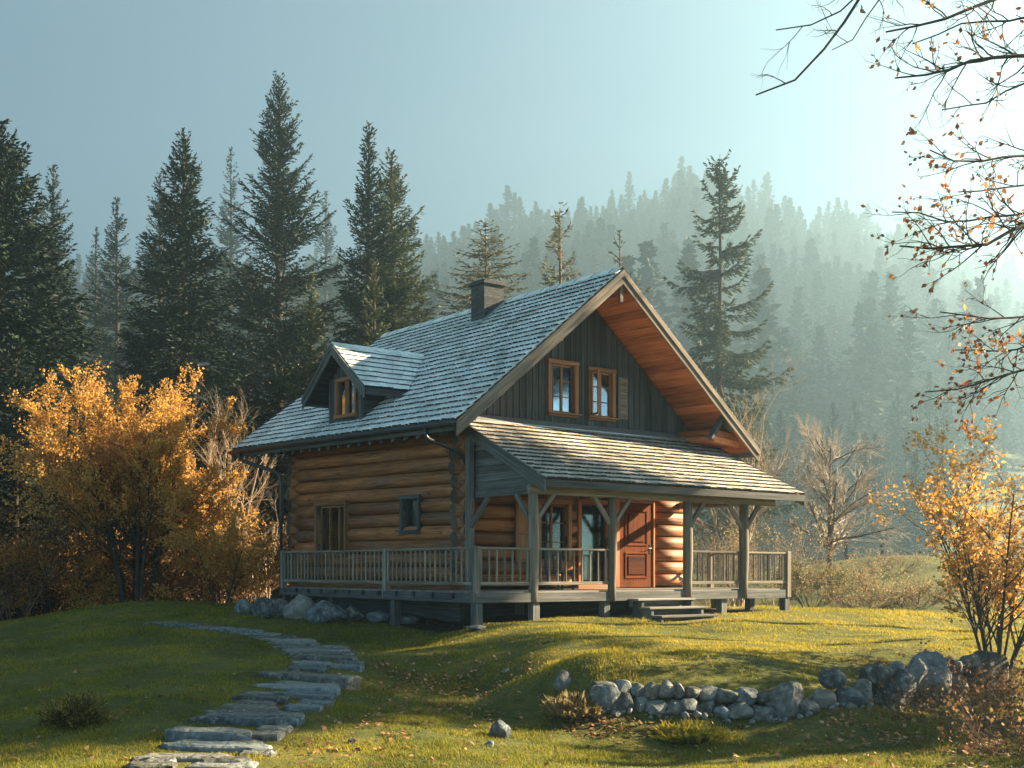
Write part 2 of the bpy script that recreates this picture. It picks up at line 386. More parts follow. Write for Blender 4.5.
def spaced(lo, mid0, mid1, hi, step, grow):
    c = list(np.arange(mid0, mid1, step)); s = step; v = mid1
    while v < hi: c.append(v); s *= grow; v += s
    c.append(hi); s = step; v = mid0-step; pre = []
    while v > lo: pre.append(v); s *= grow; v -= s
    pre.append(lo)
    return np.array(sorted(set(pre+c)))
gxs = spaced(-900, -16, 14, 175, 0.14, 1.09); gys = spaced(-40, 8, 36, 1280, 0.14, 1.06)
GXm, GYm = np.meshgrid(gxs, gys)
def right_limit(y): return 55+0.5*(y+50)
GXm = np.where(GXm > 14, 14+(GXm-14)*(right_limit(GYm)-6-14)/(175-14), GXm)
GZm = ground_z(GXm, GYm)
nx, ny = len(gxs), len(gys)
idx = np.arange(nx*ny).reshape(ny, nx)
quads = np.stack([idx[:-1, :-1], idx[:-1, 1:], idx[1:, 1:], idx[1:, :-1]], -1).reshape(-1, 4)
hs, hm = to_house(GXm, GYm)
soil = ((hs > 0.1) & (hs < 10.0) & (hm > 0.15) & (hm < 13)).astype(float)
soil = np.maximum(soil, sm(35, 42, GYm+0*GXm)*(GXm < 6))
steps_pad = np.exp(-(((hs-6.3)/1.0)**2+((hm+1.25)/0.35)**2))
def ground_mat():
    s = NT('lawn_ground')
    pos = s.n('NewGeometry').outputs['Position']
    n1 = s.noise(pos, 0.55, 4, 0.65); n2 = s.noise(pos, 6.0, 5, 0.7); n3 = s.noise(pos, 40, 3, 0.6)
    f = s.math('ADD', s.math('MULTIPLY', n1, 0.5), s.math('MULTIPLY', n2, 0.5))
    lawn = s.ramp(f, [(0.35, (0.028, 0.040, 0.012)), (0.5, (0.075, 0.080, 0.020)), (0.65, (0.13, 0.115, 0.03))])
    dirt = s.ramp(n2, [(0.3, (0.020, 0.016, 0.012)), (0.6, (0.06, 0.045, 0.032)), (0.75, (0.12, 0.08, 0.05))])
    col = s.mix(s.attr('soil').outputs['Fac'], lawn, dirt)
    col = s.mix(s.math('MULTIPLY', s.attr('pad').outputs['Fac'], 0.8), col, (0.20, 0.18, 0.15))
    return s.done(s.principled(col, 0.95, s.bump(s.math('ADD', n2, n3), 0.6, 0.03), 0.1))
M['ground'] = ground_mat()
ground = np_obj('ground', np.stack([GXm, GYm, GZm], -1).reshape(-1, 3), [quads], M['ground'], smooth=True,
                attrs={'soil': ('POINT', 'FLOAT', soil), 'pad': ('POINT', 'FLOAT', steps_pad)})
tag(ground, kind='structure')

# ------------------------------------------------------------------ haze: one closed box of even air
bm = bmesh.new(); bmesh.ops.create_cube(bm, size=1.0)
HX0, HX1, HY0, HY1, HZ0, HZ1 = -910, 700, -50, 1290, float(GZm.min())-1.0, 400.0
for v in bm.verts:
    y_ = (HY0+HY1)/2+v.co.y*(HY1-HY0); v.co = (HX0 if v.co.x < 0 else right_limit(y_), y_, (HZ0+HZ1)/2+v.co.z*(HZ1-HZ0))
me = bpy.data.meshes.new('haze'); bm.to_mesh(me); bm.free()
haze = bpy.data.objects.new('haze', me); COL.objects.link(haze); tag(haze, kind='stuff')
hmt, t = new_mat('haze_air')
ho = t.nodes.new('ShaderNodeOutputMaterial'); hv = t.nodes.new('ShaderNodeVolumePrincipled')
hv.inputs['Color'].default_value = (0.335, 0.525, 0.66, 1); hv.inputs['Density'].default_value = HAZE_DENSITY
hv.inputs['Anisotropy'].default_value = 0.6
t.links.new(hv.outputs[0], ho.inputs['Volume']); me.materials.append(hmt)

# ------------------------------------------------------------------ mesh builder with wood grain
class MB:
    def __init__(s): s.v, s.f, s.gc, s.tone, s.mi = [], [], [], [], []; s.n = 0
    def add(s, V, F, gc, mi=0, tone=None):
        b = s.n; V = np.asarray(V, float); s.v.append(V); s.n += len(V)
        gc = np.asarray(gc, float)+np.array([random.uniform(0, 90), random.uniform(0, 9), random.uniform(0, 9)])
        s.gc.append(gc); t = random.random() if tone is None else tone
        for i, f in enumerate(F):
            s.f.append([b+k for k in f]); s.tone.append(t); s.mi.append(mi[i] if isinstance(mi, (list, tuple)) else mi)
    BF = [(0,3,2,1),(4,5,6,7),(0,1,5,4),(1,2,6,5),(2,3,7,6),(3,0,4,7)]
    def box(s, a0, a1, b0, b1, c0, c1, mi=0, tone=None):
        V = np.array([(a0,b0,c0),(a1,b0,c0),(a1,b1,c0),(a0,b1,c0),(a0,b0,c1),(a1,b0,c1),(a1,b1,c1),(a0,b1,c1)], float)
        L = [a1-a0, b1-b0, c1-c0]; k = int(np.argmax(np.abs(L))); o = [k, (k+1) % 3, (k+2) % 3]
        n = max(1, int(abs(L[k])/1.5)) if abs(L[k]) > 3 else 1
        s.add(V, s.BF, V[:, o], mi, tone)
    def hexa(s, V, axis=0, mi=0, tone=None):
        """eight corners in box order; grain runs from corner 0 towards 1 (axis 0), 3 (axis 1) or 4 (axis 2)"""
        V = np.asarray(V, float); e = V[[1, 3, 4][axis]]-V[0]; e /= np.linalg.norm(e)
        a = (V-V[0])@e; r = (V-V[0])-np.outer(a, e)
        q = V[[3, 4, 1][axis]]-V[0]; q = q-(q@e)*e; q /= np.linalg.norm(q)+1e-9
        s.add(V, s.BF, np.stack([a, r@q, r@np.cross(e, q)], 1), mi, tone)
    def beam(s, p, q, w, h, up=(0, 0, 1), mi=0, tone=None):
        p, q = np.asarray(p, float), np.asarray(q, float); d = q-p; d /= np.linalg.norm(d)
        u = np.asarray(up, float); u = u-(u@d)*d; u /= np.linalg.norm(u); v = np.cross(d, u)
        V = [e+a*v*w/2+b*u*h/2 for e in (p, q) for a, b in ((-1,-1),(1,-1),(1,1),(-1,1))]
        V = np.array(V)[[0, 4, 5, 1, 3, 7, 6, 2]]
        s.hexa(V, 0, mi, tone)
    def tube(s, pts, rad, n=10, mi=0, caps=True, tone=None, capmi=None, jit=0.0):
        P = np.asarray(pts, float); k = len(P)
        R = np.full(k, rad) if np.isscalar(rad) else np.asarray(rad, float)
        T = np.gradient(P, axis=0); T /= np.linalg.norm(T, axis=1)[:, None]
        u = np.array([0, 0, 1.0]) if abs(T[0, 2]) < 0.9 else np.array([1.0, 0, 0])
        V, G = [], []; acc = 0
        ph = np.linspace(0, 2*PI, n, endpoint=False)
        for i in range(k):
            a = u-(u@T[i])*T[i]; a /= np.linalg.norm(a); b = np.cross(T[i], a)
            if i: acc += np.linalg.norm(P[i]-P[i-1])
            for j, f in enumerate(ph):
                r = R[i]*(1+jit*random.uniform(-1, 1))
                V.append(P[i]+r*(math.cos(f)*a+math.sin(f)*b)); G.append((acc, R[i]*math.cos(f), R[i]*math.sin(f)))
        F, MI = [], []
        for i in range(k-1):
            for j in range(n):
                F.append((i*n+j, i*n+(j+1) % n, (i+1)*n+(j+1) % n, (i+1)*n+j)); MI.append(mi)
        if caps:
            F.append(tuple(range(n-1, -1, -1))); F.append(tuple((k-1)*n+j for j in range(n))); MI += [mi if capmi is None else capmi]*2
        s.add(V, F, G, MI, tone)
    def build(s, name, mat, parent=None, xf=HW, smooth=False, bevel=0.0, loc=None):
        V = np.concatenate(s.v)
        if xf is not None: V = xf(V)
        off = np.array(parent_origin(parent)) if parent is not None else (np.zeros(3) if loc is None else np.asarray(loc))
        me = bpy.data.meshes.new(name); me.from_pydata((V-off).tolist(), [], s.f)
        for m in (mat if isinstance(mat, (list, tuple)) else [mat]): me.materials.append(m)
        me.polygons.foreach_set('material_index', s.mi)
        if smooth: me.polygons.foreach_set('use_smooth', [len(f) == 4 for f in s.f])
        a = me.attributes.new('gc', 'FLOAT_VECTOR', 'POINT'); a.data.foreach_set('vector', np.concatenate(s.gc).astype(np.float32).ravel())
        a = me.attributes.new('tone', 'FLOAT', 'FACE'); a.data.foreach_set('value', np.array(s.tone, np.float32))
        bmm = bmesh.new(); bmm.from_mesh(me); bmesh.ops.recalc_face_normals(bmm, faces=bmm.faces); bmm.to_mesh(me); bmm.free()
        me.update()
        o = bpy.data.objects.new(name, me); COL.objects.link(o)
        if parent is not None: o.parent = parent
        elif loc is not None: o.location = [float(c) for c in loc]
        if bevel:
            b = o.modifiers.new('bevel', 'BEVEL'); b.width = bevel; b.segments = 1; b.limit_method = 'ANGLE'
        return o
def parent_origin(p):
    v = Vector((0, 0, 0))
    while p is not None: v = v+p.location; p = p.parent
    return v

# ================================================================== THE CABIN
root_xy = HW([(5.2, 4.0, 0)])[0]
cabin = empty('log_cabin', (root_xy[0], root_xy[1], gz(root_xy[0], root_xy[1])),
              'brown log cabin with frosted shingle roof, dormer and railed porch on the grassy knoll', 'cabin')

WL, WR, WF, WB = 1.6, 8.8, 3.0, 12.9           # wall planes: left, right, front, back
LR = 0.172                                      # log radius
ZB = FLOOR-0.12
def roof_z(s): return 7.80-0.848*abs(5.45-s)
S0, S1, SR = 0.46, 10.44, 5.45
def m_end(s): return 15.6-1.4*(1-abs(s-SR)/4.99)
M0 = 1.5

# openings: (from, to, z0, z1)
OP_LEFT = [(9.20, 11.10, 0.55, 1.86), (4.94, 5.76, 1.12, 1.90)]
OP_FRONT = [(3.84, 4.72, 0.35, 1.82), (5.16, 6.10, FLOOR, 1.86), (6.42, 7.72, FLOOR, 1.98)]

def cut(a, b, ops, z):
    segs = [(a, b)]
    for o0, o1, z0, z1 in ops:
        if z0-0.04 < z < z1+0.04:
            n = []
            for x0, x1 in segs:
                if o1 <= x0 or o0 >= x1: n.append((x0, x1)); continue
                if x0 < o0: n.append((x0, o0))
                if x1 > o1: n.append((o1, x1))
            segs = n
    return segs

def log_wall(axis, pos, a, b, zoff, ztop, ops, short=False):
    mb = MB(); k = 0
    z = ZB+LR+zoff
    while z < ztop:
        ext0, ext1 = random.uniform(0.26, 0.36), random.uniform(0.26, 0.36)
        if short: ext0 = 0.02
        for x0, x1 in cut(a-ext0, b+ext1, ops, z):
            n = max(2, int((x1-x0)/1.2)+1)
            t = np.linspace(x0, x1, n)
            wob = 0.012*np.sin(t*0.9+k*1.7); r = LR*(1+0.03*np.sin(t*0.7+k))
            pts = np.stack([np.full(n, pos)+wob, t, np.full(n, z)+wob*0.6], 1) if axis == 'm' else np.stack([t, np.full(n, pos)+wob, np.full(n, z)+wob*0.6], 1)
            mb.tube(pts, r, 14, 0, True, None, 1)
        z += 2*LR*0.985; k += 1
    return mb
log_wall('m', WL, WF, WB, 0, 3.95, OP_LEFT).build('log_wall', [M['log'], M['logend']], cabin, smooth=True)
log_wall('s', WF, WL, WR, LR, 3.5, OP_FRONT).build('log_wall', [M['log'], M['logend']], cabin, smooth=True)
log_wall('m', WR, WF, WB, 0, 3.95, [], True).build('log_wall', [M['log'], M['logend']], cabin, smooth=True)
log_wall('s', WB, WL, WR, LR, 3.6, []).build('log_wall', [M['log'], M['logend']], cabin, smooth=True)
# inside floor and foundation sill
mb = MB(); mb.box(WL+0.1, WR-0.1, WF+0.1, WB-0.1, FLOOR-0.12, FLOOR-0.02); mb.build('inner_floor', M['deck'], cabin)
mb = MB()
for s0 in (WL+0.05, WR-0.05): mb.box(s0-0.14, s0+0.14, WF, WB, -1.3, FLOOR-0.13)
for m0 in (WF+0.05, WB-0.05): mb.box(WL+0.2, WR-0.2, m0-0.12, m0+0.12, -1.3, FLOOR-0.14)
mb.build('foundation', M['dark'], cabin)

# gable walls of vertical boards with battens
G_OP = [(4.42, 5.20, 4.22, 5.50), (5.78, 6.50, 4.22, 5.44)]
def gable(mw, out):
    mb = MB(); s = 1.0
    while s < 9.9:
        w = 0.205; s1 = min(s+w, 9.9); d = random.uniform(0, 0.008)
        za, zb = roof_z(s)-0.28, roof_z(s1)-0.28
        if s < SR < s1: zb = za = min(za, zb)
        z0 = 3.35
        if min(za, zb) > z0+0.05:
            y0, y1 = mw+d*out, mw+0.05
            segs = [(z0, za, zb)]
            for o0, o1, q0, q1 in (G_OP if out < 0 else []):
                if o0 < (s+s1)/2 < o1: segs = [(z0, q0, q0), (q1, za, zb)]
            for (c0, ca, cb) in segs:
                mb.hexa([(s, min(y0,y1), c0),(s1-0.012, min(y0,y1), c0),(s1-0.012, max(y0,y1), c0),(s, max(y0,y1), c0),
                 (s, min(y0,y1), ca),(s1-0.012, min(y0,y1), cb),(s1-0.012, max(y0,y1), cb),(s, max(y0,y1), ca)], 2)
            zt = min(za, zb)
            if len(segs) > 1: s += w; continue
            mb.box(s1-0.032, s1+0.018, mw-0.028 if out < 0 else mw+0.05, mw-0.003 if out < 0 else mw+0.075, z0, zt-0.02)
        s += w
    return mb
gable(3.2, -1).build('gable_wall', M['dark'], cabin)
gable(WB-0.05, 1).build('gable_wall', M['dark'], cabin)

# ---- shingle roofs
def shingle_plane(mb, P0, P1, Q0, Q1, rows, wid, thick=0.04, lap=1.45, skew=None):
    """P0-P1 eave (lower edge), Q0-Q1 top edge, all (s,m,z). every shingle is its own thin tilted board"""
    P0, P1, Q0, Q1 = map(lambda a: np.asarray(a, float), (P0, P1, Q0, Q1))
    nrm = np.cross(P1-P0, Q0-P0); nrm /= np.linalg.norm(nrm)
    if nrm[2] < 0: nrm = -nrm
    L = np.linalg.norm(P1-P0)
    for r in range(rows):
        t0 = r/rows; t1 = min((r+lap)/rows, 1.0)
        n = int(L/wid); cuts = np.linspace(0, 1, n+1)
        cuts[1:-1] += np.array([random.uniform(-.35, .35) for _ in range(n-1)])/n
        for i in range(n):
            u0, u1 = cuts[i]+0.0012, cuts[i+1]-0.0012
            tt = max(0.0 if r == 0 else t0-0.2/rows, t0+random.uniform(-0.025, 0.025)/rows) if r else t0-random.uniform(0.0, 0.12)/rows
            def pt(u, t): return (P0*(1-u)+P1*u)*(1-t)+(Q0*(1-u)+Q1*u)*t
            lo, hi = thick*random.uniform(0.85, 1.25), 0.004
            a, b, c, d = pt(u0, tt), pt(u1, tt), pt(u1, t1), pt(u0, t1)
            V = [a+nrm*(lo), b+nrm*(lo), c+nrm*hi, d+nrm*hi,
                 a+nrm*(lo+thick), b+nrm*(lo+thick), c+nrm*(hi+thick*0.4), d+nrm*(hi+thick*0.4)]
            mb.hexa(V, 1, [1, 0, 1, 0, 0, 0])
ROWS = 25
mb = MB()
shingle_plane(mb, (S0, M0, roof_z(S0)), (S0, m_end(S0), roof_z(S0)), (SR, M0, 7.80), (SR, m_end(SR), 7.80), ROWS, 0.21)
shingle_plane(mb, (S1, M0, roof_z(S1)), (S1, m_end(S1), roof_z(S1)), (SR, M0, 7.80), (SR, m_end(SR), 7.80), ROWS, 0.21)
roof = mb.build('roof', [M['shingle'], M['shingle_end']], cabin)
# roof boards below the shingles (soffit seen from below)
mb = MB()
for sgn in (-1, 1):
    n = 24
    for i in range(n):
        a, b = i/n, (i+1)/n-0.002
        sa, sb = SR+sgn*4.90*a, SR+sgn*4.90*b
        za, zb = roof_z(sa), roof_z(sb)
        V = [(sa, M0+0.03, za-0.17),(sb, M0+0.03, zb-0.17),(sb, m_end(sb)-0.03, zb-0.17),(sa, m_end(sa)-0.03, za-0.17),
             (sa, M0+0.03, za-0.012),(sb, M0+0.03, zb-0.012),(sb, m_end(sb)-0.03, zb-0.012),(sa, m_end(sa)-0.03, za-0.012)]
        mb.hexa(V, 1)
mb.build('soffit', M['soffit'], roof)
# ridge cap
mb = MB(); L = m_end(SR)-M0; n = 34
for i in range(n):
    a, b = M0-0.02+L*i/n, M0-0.02+L*(i+1.3)/n
    for sgn in (-1, 1):
        z0 = 7.80+0.075+0.012*(i % 2)
        V = [(SR+sgn*0.17, a, z0-0.15),(SR+sgn*0.17, min(b, M0+L), z0-0.15),(SR, min(b, M0+L), z0-0.008),(SR, a, z0-0.008),
             (SR+sgn*0.17, a, z0-0.115),(SR+sgn*0.17, min(b, M0+L), z0-0.122),(SR, min(b, M0+L), z0+0.022),(SR, a, z0+0.03)]
        mb.hexa(V, 0, [1, 0, 0, 0, 0, 1])
mb.build('ridge_cap', [M['shingle'], M['shingle_end']], roof)
# barge boards front and back
for (mf, out) in ((M0, -1), (None, 1)):
    for sgn in (-1, 1):
        mb = MB()
        for (w, t0, t1, top, drop) in ((0, 0.0, 0.045, -0.02, 0.36), (1, 0.045, 0.075, 0.0, 0.16)):
            V = []
            for z_off in (-drop, top):
                for (sa) in (SR, SR+sgn*5.02):
                    m = (mf if mf is not None else m_end(sa))
                    for d in (t0, t1): V.append((sa, m+out*d, roof_z(sa)+z_off))
            V = [V[i] for i in (0, 2, 3, 1, 4, 6, 7, 5)]
            mb.hexa(V, 0)
        mb.build('barge_board', M['barge'], roof)
# fascia + rafter tails on left and right eaves
for sgn, se in ((-1, S0), (1, S1)):
    mb = MB(); z = roof_z(se)
    mb.box(se-0.02 if sgn < 0 else se-0.02, se+0.02, M0+0.05, m_end(se)-0.05, z-0.24, z+0.024)
    for m in np.arange(M0+1.9, m_end(se)-0.4, 0.62):
        sw = WL if sgn < 0 else WR
        V = []
        a, b = (se+0.04, sw+0.0) if sgn < 0 else (sw, se-0.04)
        for dz in (-0.36, -0.18):
            V += [(a, m-0.05, roof_z(a)+dz),(b, m-0.05, roof_z(b)+dz),(b, m+0.05, roof_z(b)+dz),(a, m+0.05, roof_z(a)+dz)]
        mb.hexa(V, 0)
    mb.build('fascia', M['grey'], roof)
# purlin ends and king post of the gable overhang
def purlin(s, z, m0=1.62, m1=3.3, r=0.10, mat='post'):
    mb = MB(); mb.beam((s, m0, z), (s, m1, z), 2*r, 2*r); mb.build('purlin', M[mat], cabin, bevel=0.015)
purlin(SR, 7.80-0.44, r=0.09); purlin(3.55, roof_z(3.55)-0.33, r=0.08); purlin(1.25, roof_z(1.25)-0.32, r=0.09, mat='dark')
mb = MB(); mb.box(SR-0.055, SR+0.055, M0+0.02, M0+0.11, 6.98, 7.46); mb.build('king_post', M['barge'], cabin, bevel=0.01)
mb = MB(); mb.box(3.50, 3.60, 2.5, 2.6, 5.48, 5.88); mb.build('hanger', M['barge'], cabin, bevel=0.01)
# boxed eave return low on the right with its dark strut
mb = MB()
for k, z in enumerate((3.72, 3.90)):
    mb.hexa([(9.0, 1.75, z-0.05),(10.0, 1.75, z-0.15),(10.0, 3.2, z-0.15),(9.0, 3.2, z-0.05),
             (9.0, 1.75, z+0.12),(10.0, 1.75, z+0.02),(10.0, 3.2, z+0.02),(9.0, 3.2, z+0.12)], 1)
mb.build('eave_return', M['soffit'], cabin, bevel=0.008)
mb = MB(); mb.beam((9.05, 1.7, 4.75), (9.62, 1.7, 4.02), 0.12, 0.22, (0, 1, 0)); mb.beam((8.8, 1.72, 3.74), (9.25, 1.72, 4.32), 0.1, 0.2, (0, 1, 0)); mb.build('eave_strut', M['dark'], cabin, bevel=0.01)

# ---- porch roof
PE, PT = (-0.6, 2.10), (3.16, 3.86)
PS0, PS1 = 1.42, 9.90
mb = MB(); shingle_plane(mb, (PS0, PE[0], PE[1]), (PS1, PE[0], PE[1]), (PS0, PT[0], PT[1]), (PS1, PT[0], PT[1]), 15, 0.20)
porch_roof = mb.build('porch_roof', [M['shingle_warm'], M['shingle_end']], cabin)
mb = MB(); n = 17
for i in range(n):
    a, b = i/n, (i+1)/n-0.003
    ma, mb_, za, zb = PE[0]+a*3.74+0.02, PE[0]+b*3.74+0.02, PE[1]+a*1.755, PE[1]+b*1.755
    mb.hexa([(PS0+0.03, ma, za-0.12),(PS1-0.03, ma, za-0.12),(PS1-0.03, mb_, zb-0.12),(PS0+0.03, mb_, zb-0.12),
             (PS0+0.03, ma, za-0.012),(PS1-0.03, ma, za-0.012),(PS1-0.03, mb_, zb-0.012),(PS0+0.03, mb_, zb-0.012)], 0)
mb.build('ceiling', M['soffit'], porch_roof)
mb = MB(); mb.box(PS0, PS1, PE[0]-0.045, PE[0]-0.003, PE[1]-0.17, PE[1]+0.0); mb.build('fascia', M['grey'], porch_roof, bevel=0.006)
for sx, out in ((PS0, -1), (PS1, 1)):
    mb = MB()
    for (t0, t1, top, drop) in ((0.0, 0.045, -0.01, 0.30), (0.045, 0.07, 0.02, 0.10)):
        x0, x1 = sorted((sx+out*t0, sx+out*t1))
        mb.hexa([(x0, PE[0]-0.04, PE[1]-drop),(x1, PE[0]-0.04, PE[1]-drop),(x1, PT[0]-0.05, PT[1]-drop),(x0, PT[0]-0.05, PT[1]-drop),
                 (x0, PE[0]-0.04, PE[1]+top),(x1, PE[0]-0.04, PE[1]+top),(x1, PT[0]-0.05, PT[1]+top),(x0, PT[0]-0.05, PT[1]+top)], 1)
    mb.build('barge_board', M['grey'], porch_roof, bevel=0.006)
mb = MB(); mb.hexa([(PS0+0.02, 2.80, PT[1]-0.10),(PS1-0.02, 2.80, PT[1]-0.10),(PS1-0.02, 3.17, PT[1]+0.07),(PS0+0.02, 3.17, PT[1]+0.07),
                    (PS0+0.02, 2.80, PT[1]-0.08),(PS1-0.02, 2.80, PT[1]-0.08),(PS1-0.02, 3.17, PT[1]+0.10),(PS0+0.02, 3.17, PT[1]+0.10)], 0)
mb.build('flashing', M['flash'], porch_roof)
# beams under the porch roof
mb = MB(); mb.box(1.42, 9.45, -0.06, 0.10, 1.82, 2.03); mb.build('porch_beam', M['post'], cabin, bevel=0.012)
mb = MB(); mb.box(1.53, 1.69, 0.10, 2.92, 1.83, 2.02); mb.build('porch_beam', M['grey'], cabin, bevel=0.012)
mb = MB(); mb.box(8.70, 8.86, 0.10, 2.85, 1.83, 2.02); mb.build('porch_beam', M['post'], cabin, bevel=0.012)
mb = MB()                                          # boarded triangle closing the porch's left end
zc = 2.02
while zc < 3.5:
    z1 = zc+0.19; mlo = PE[0]+(zc+0.14-PE[1])/1.76*3.76; mlo = max(mlo, 0.02)
    mhi = PE[0]+(z1+0.14-PE[1])/1.76*3.76; mhi = max(mhi, 0.02)
    mb.hexa([(1.57, mlo, zc),(1.60, mlo, zc),(1.60, 2.95, zc),(1.57, 2.95, zc),(1.575, mhi, z1-0.008),(1.60, mhi, z1-0.008),(1.60, 2.95, z1-0.008),(1.575, 2.95, z1-0.008)], 1)
    zc = z1
mb.build('side_boarding', M['grey'], cabin)

# ---- deck
def left_edge(m): return 0.6*m/11.8
mb = MB()
for m in np.arange(0, 2.95, 0.145):
    mb.box(left_edge(m)+0.0, 10.04, m, m+0.138, FLOOR-0.035, FLOOR)
for m in np.arange(2.9, 11.75, 0.145):
    mb.box(left_edge(m), WL-0.02, m, m+0.138, FLOOR-0.035, FLOOR)
deck = mb.build('deck', M['deck'], cabin)
mb = MB(); mb.box(-0.02, 10.06, -0.055, -0.005, -0.61, FLOOR-0.037); mb.box(10.042, 10.09, -0.0, 2.95, -0.61, FLOOR-0.037)
mb.hexa([(-0.055, -0.055, -0.61),(-0.01, -0.055, -0.61),(0.585, 11.85, -0.61),(0.54, 11.85, -0.61),
         (-0.055, -0.055, FLOOR-0.037),(-0.01, -0.055, FLOOR-0.037),(0.585, 11.85, FLOOR-0.037),(0.54, 11.85, FLOOR-0.037)], 1)
mb.box(0.6, WL-0.2, 11.8, 11.85, -0.61, FLOOR-0.037)
mb.build('rim_board', M['grey'], deck, bevel=0.006)
mb = MB()
for m in np.arange(0.9, 11.6, 0.95): mb.box(left_edge(m)-0.13, WL-0.1, m-0.05, m+0.05, FLOOR-0.15, FLOOR-0.036)
mb.build('joist', M['dark'], deck)

def foot(s, m, w=0.2, mat='grey', stone=True):
    x, y, _ = HW([(s, m, 0)])[0]; g = gz(x, y)
    mb = MB(); mb.box(s-w/2, s+w/2, m-w/2, m+w/2, g-0.1, -0.612); mb.build('stilt', M[mat], cabin, bevel=0.012)
for (s, m) in ((0.06, 0.06), (1.62, 0.1), (3.7, 0.12), (7.6, 0.12), (9.55, 0.95), (9.93, 0.06), (9.93, 2.6), (0.32, 4.15), (0.5, 8.0), (0.65, 11.6), (3.2, 2.9), (7.0, 2.9)):
    foot(s, m)

# ---- porch posts with braces
def brace(parent, p, q, mat): mb = MB(); mb.beam(p, q, 0.085, 0.11, (0, 0, 1)); mb.build('brace', M[mat], parent, bevel=0.012)
def post(s, m, z0, z1, mat, w, left=True, right=True, back=False, rnd=False):
    mb = MB()
    if rnd:
        zz = np.linspace(z0, z1, 7); mb.tube(np.stack([s+0.012*np.sin(zz*2), np.full(7, m), zz], 1), w*0.55*(1+0.06*np.sin(zz*2.3)), 12)
    else: mb.box(s-w/2, s+w/2, m-w/2, m+w/2, z0, z1)
    p = mb.build('porch_post', M[mat], cabin, smooth=rnd, bevel=0 if rnd else 0.014)
    zt = 1.83
    if left: brace(p, (s-0.06, m, zt-0.62), (s-0.58, m, zt+0.02), mat)
    if right: brace(p, (s+0.06, m, zt-0.62), (s+0.58, m, zt+0.02), mat)
    if back: brace(p, (s, m+0.06, zt-0.68), (s, m+0.66, zt+0.02), 'grey')
    return p
post(1.55, 0.02, -0.60, 1.82, 'post', 0.21, False, True, True, rnd=True)
post(3.82, -0.02, -0.62, 1.82, 'post', 0.19, True, True, rnd=True)
post(6.27, -0.02, -0.58, 1.82, 'post', 0.22, False, True, rnd=True)
post(8.27, -0.02, -0.60, 1.82, 'post', 0.22, True, True, rnd=True)
p = post(1.42, 2.45, FLOOR, 3.3, 'grey', 0.17, False, False)
brace(p, (1.42, 2.40, 1.15), (1.50, 1.75, 1.84), 'grey')
# ---- railings: each run is a part, its balusters and end posts are sub-parts
def railing(p, q, n, mat='rail', post0=False, post1=False):
    p, q = np.array(p, float), np.array(q, float); zt, zb = 0.585, -0.19
    mb = MB()
    mb.beam((*p, zt), (*q, zt), 0.105, 0.05)
    r = mb.build('railing', M[mat], cabin, bevel=0.008)
    b = MB(); b.beam((*p, zb), (*q, zb), 0.06, 0.075); b.build('bottom_rail', M[mat], r, bevel=0.008)
    d = (q-p)/n
    for i in range(n):
        c = p+d*(i+0.5)+np.array([random.uniform(-.008, .008)]*2); t = random.uniform(-0.012, 0.012)
        b = MB(); b.beam((c[0], c[1], zb+0.038), (c[0]+t, c[1]+t, zt-0.026), 0.042, 0.042, (0.7, 0.7, 0)); b.build('baluster', M[mat], r, bevel=0.006)
    for flag, e in ((post0, p), (post1, q)):
        if flag:
            b = MB(); b.box(e[0]-0.075, e[0]+0.075, e[1]-0.075, e[1]+0.075, -0.60, 0.63); b.build('railing_post', M[mat], r, bevel=0.01)
railing((0.02, 0.03), (left_edge(4.5)+0.02, 4.5), 18, 'rail', True, True)
railing((left_edge(4.5)+0.02, 4.5), (0.62, 11.75), 27, 'rail', False, True)
railing((0.05, 0.03), (1.50, 0.03), 7)
railing((1.62, 0.0), (3.76, 0.0), 9)
railing((6.36, 0.0), (8.2, 0.0), 10, 'post')
railing((8.36, 0.0), (9.97, 0.0), 8, 'post', False, True)
railing((9.97, 0.05), (9.97, 2.85), 11, 'post', False, True)
railing((0.62, 11.75), (1.40, 11.75), 4)
# ---- steps
mb = MB()
for k, (m, z, s0, s1) in enumerate(((-0.36, -0.56, 4.30, 6.18), (-0.70, -0.755, 4.36, 6.22), (-1.04, -0.945, 4.42, 6.28))):
    mb.box(s0, s1, m-0.04, m+0.34, z-0.05, z)
    mb.box(s0+0.05, s1-0.05, m+0.30, m+0.335, z-0.19, z-0.052)
steps = mb.build('steps', M['deck'], cabin, bevel=0.008)
for s0 in (4.44, 6.06):
    mb = MB()
    for k, (m, z) in enumerate(((-0.36, -0.61), (-0.70, -0.805), (-1.04, -0.995))): mb.box(s0, s0+0.09, m, m+0.34, -1.12, z-0.002)
    mb.build('stringer', M['grey'], steps, bevel=0.006)

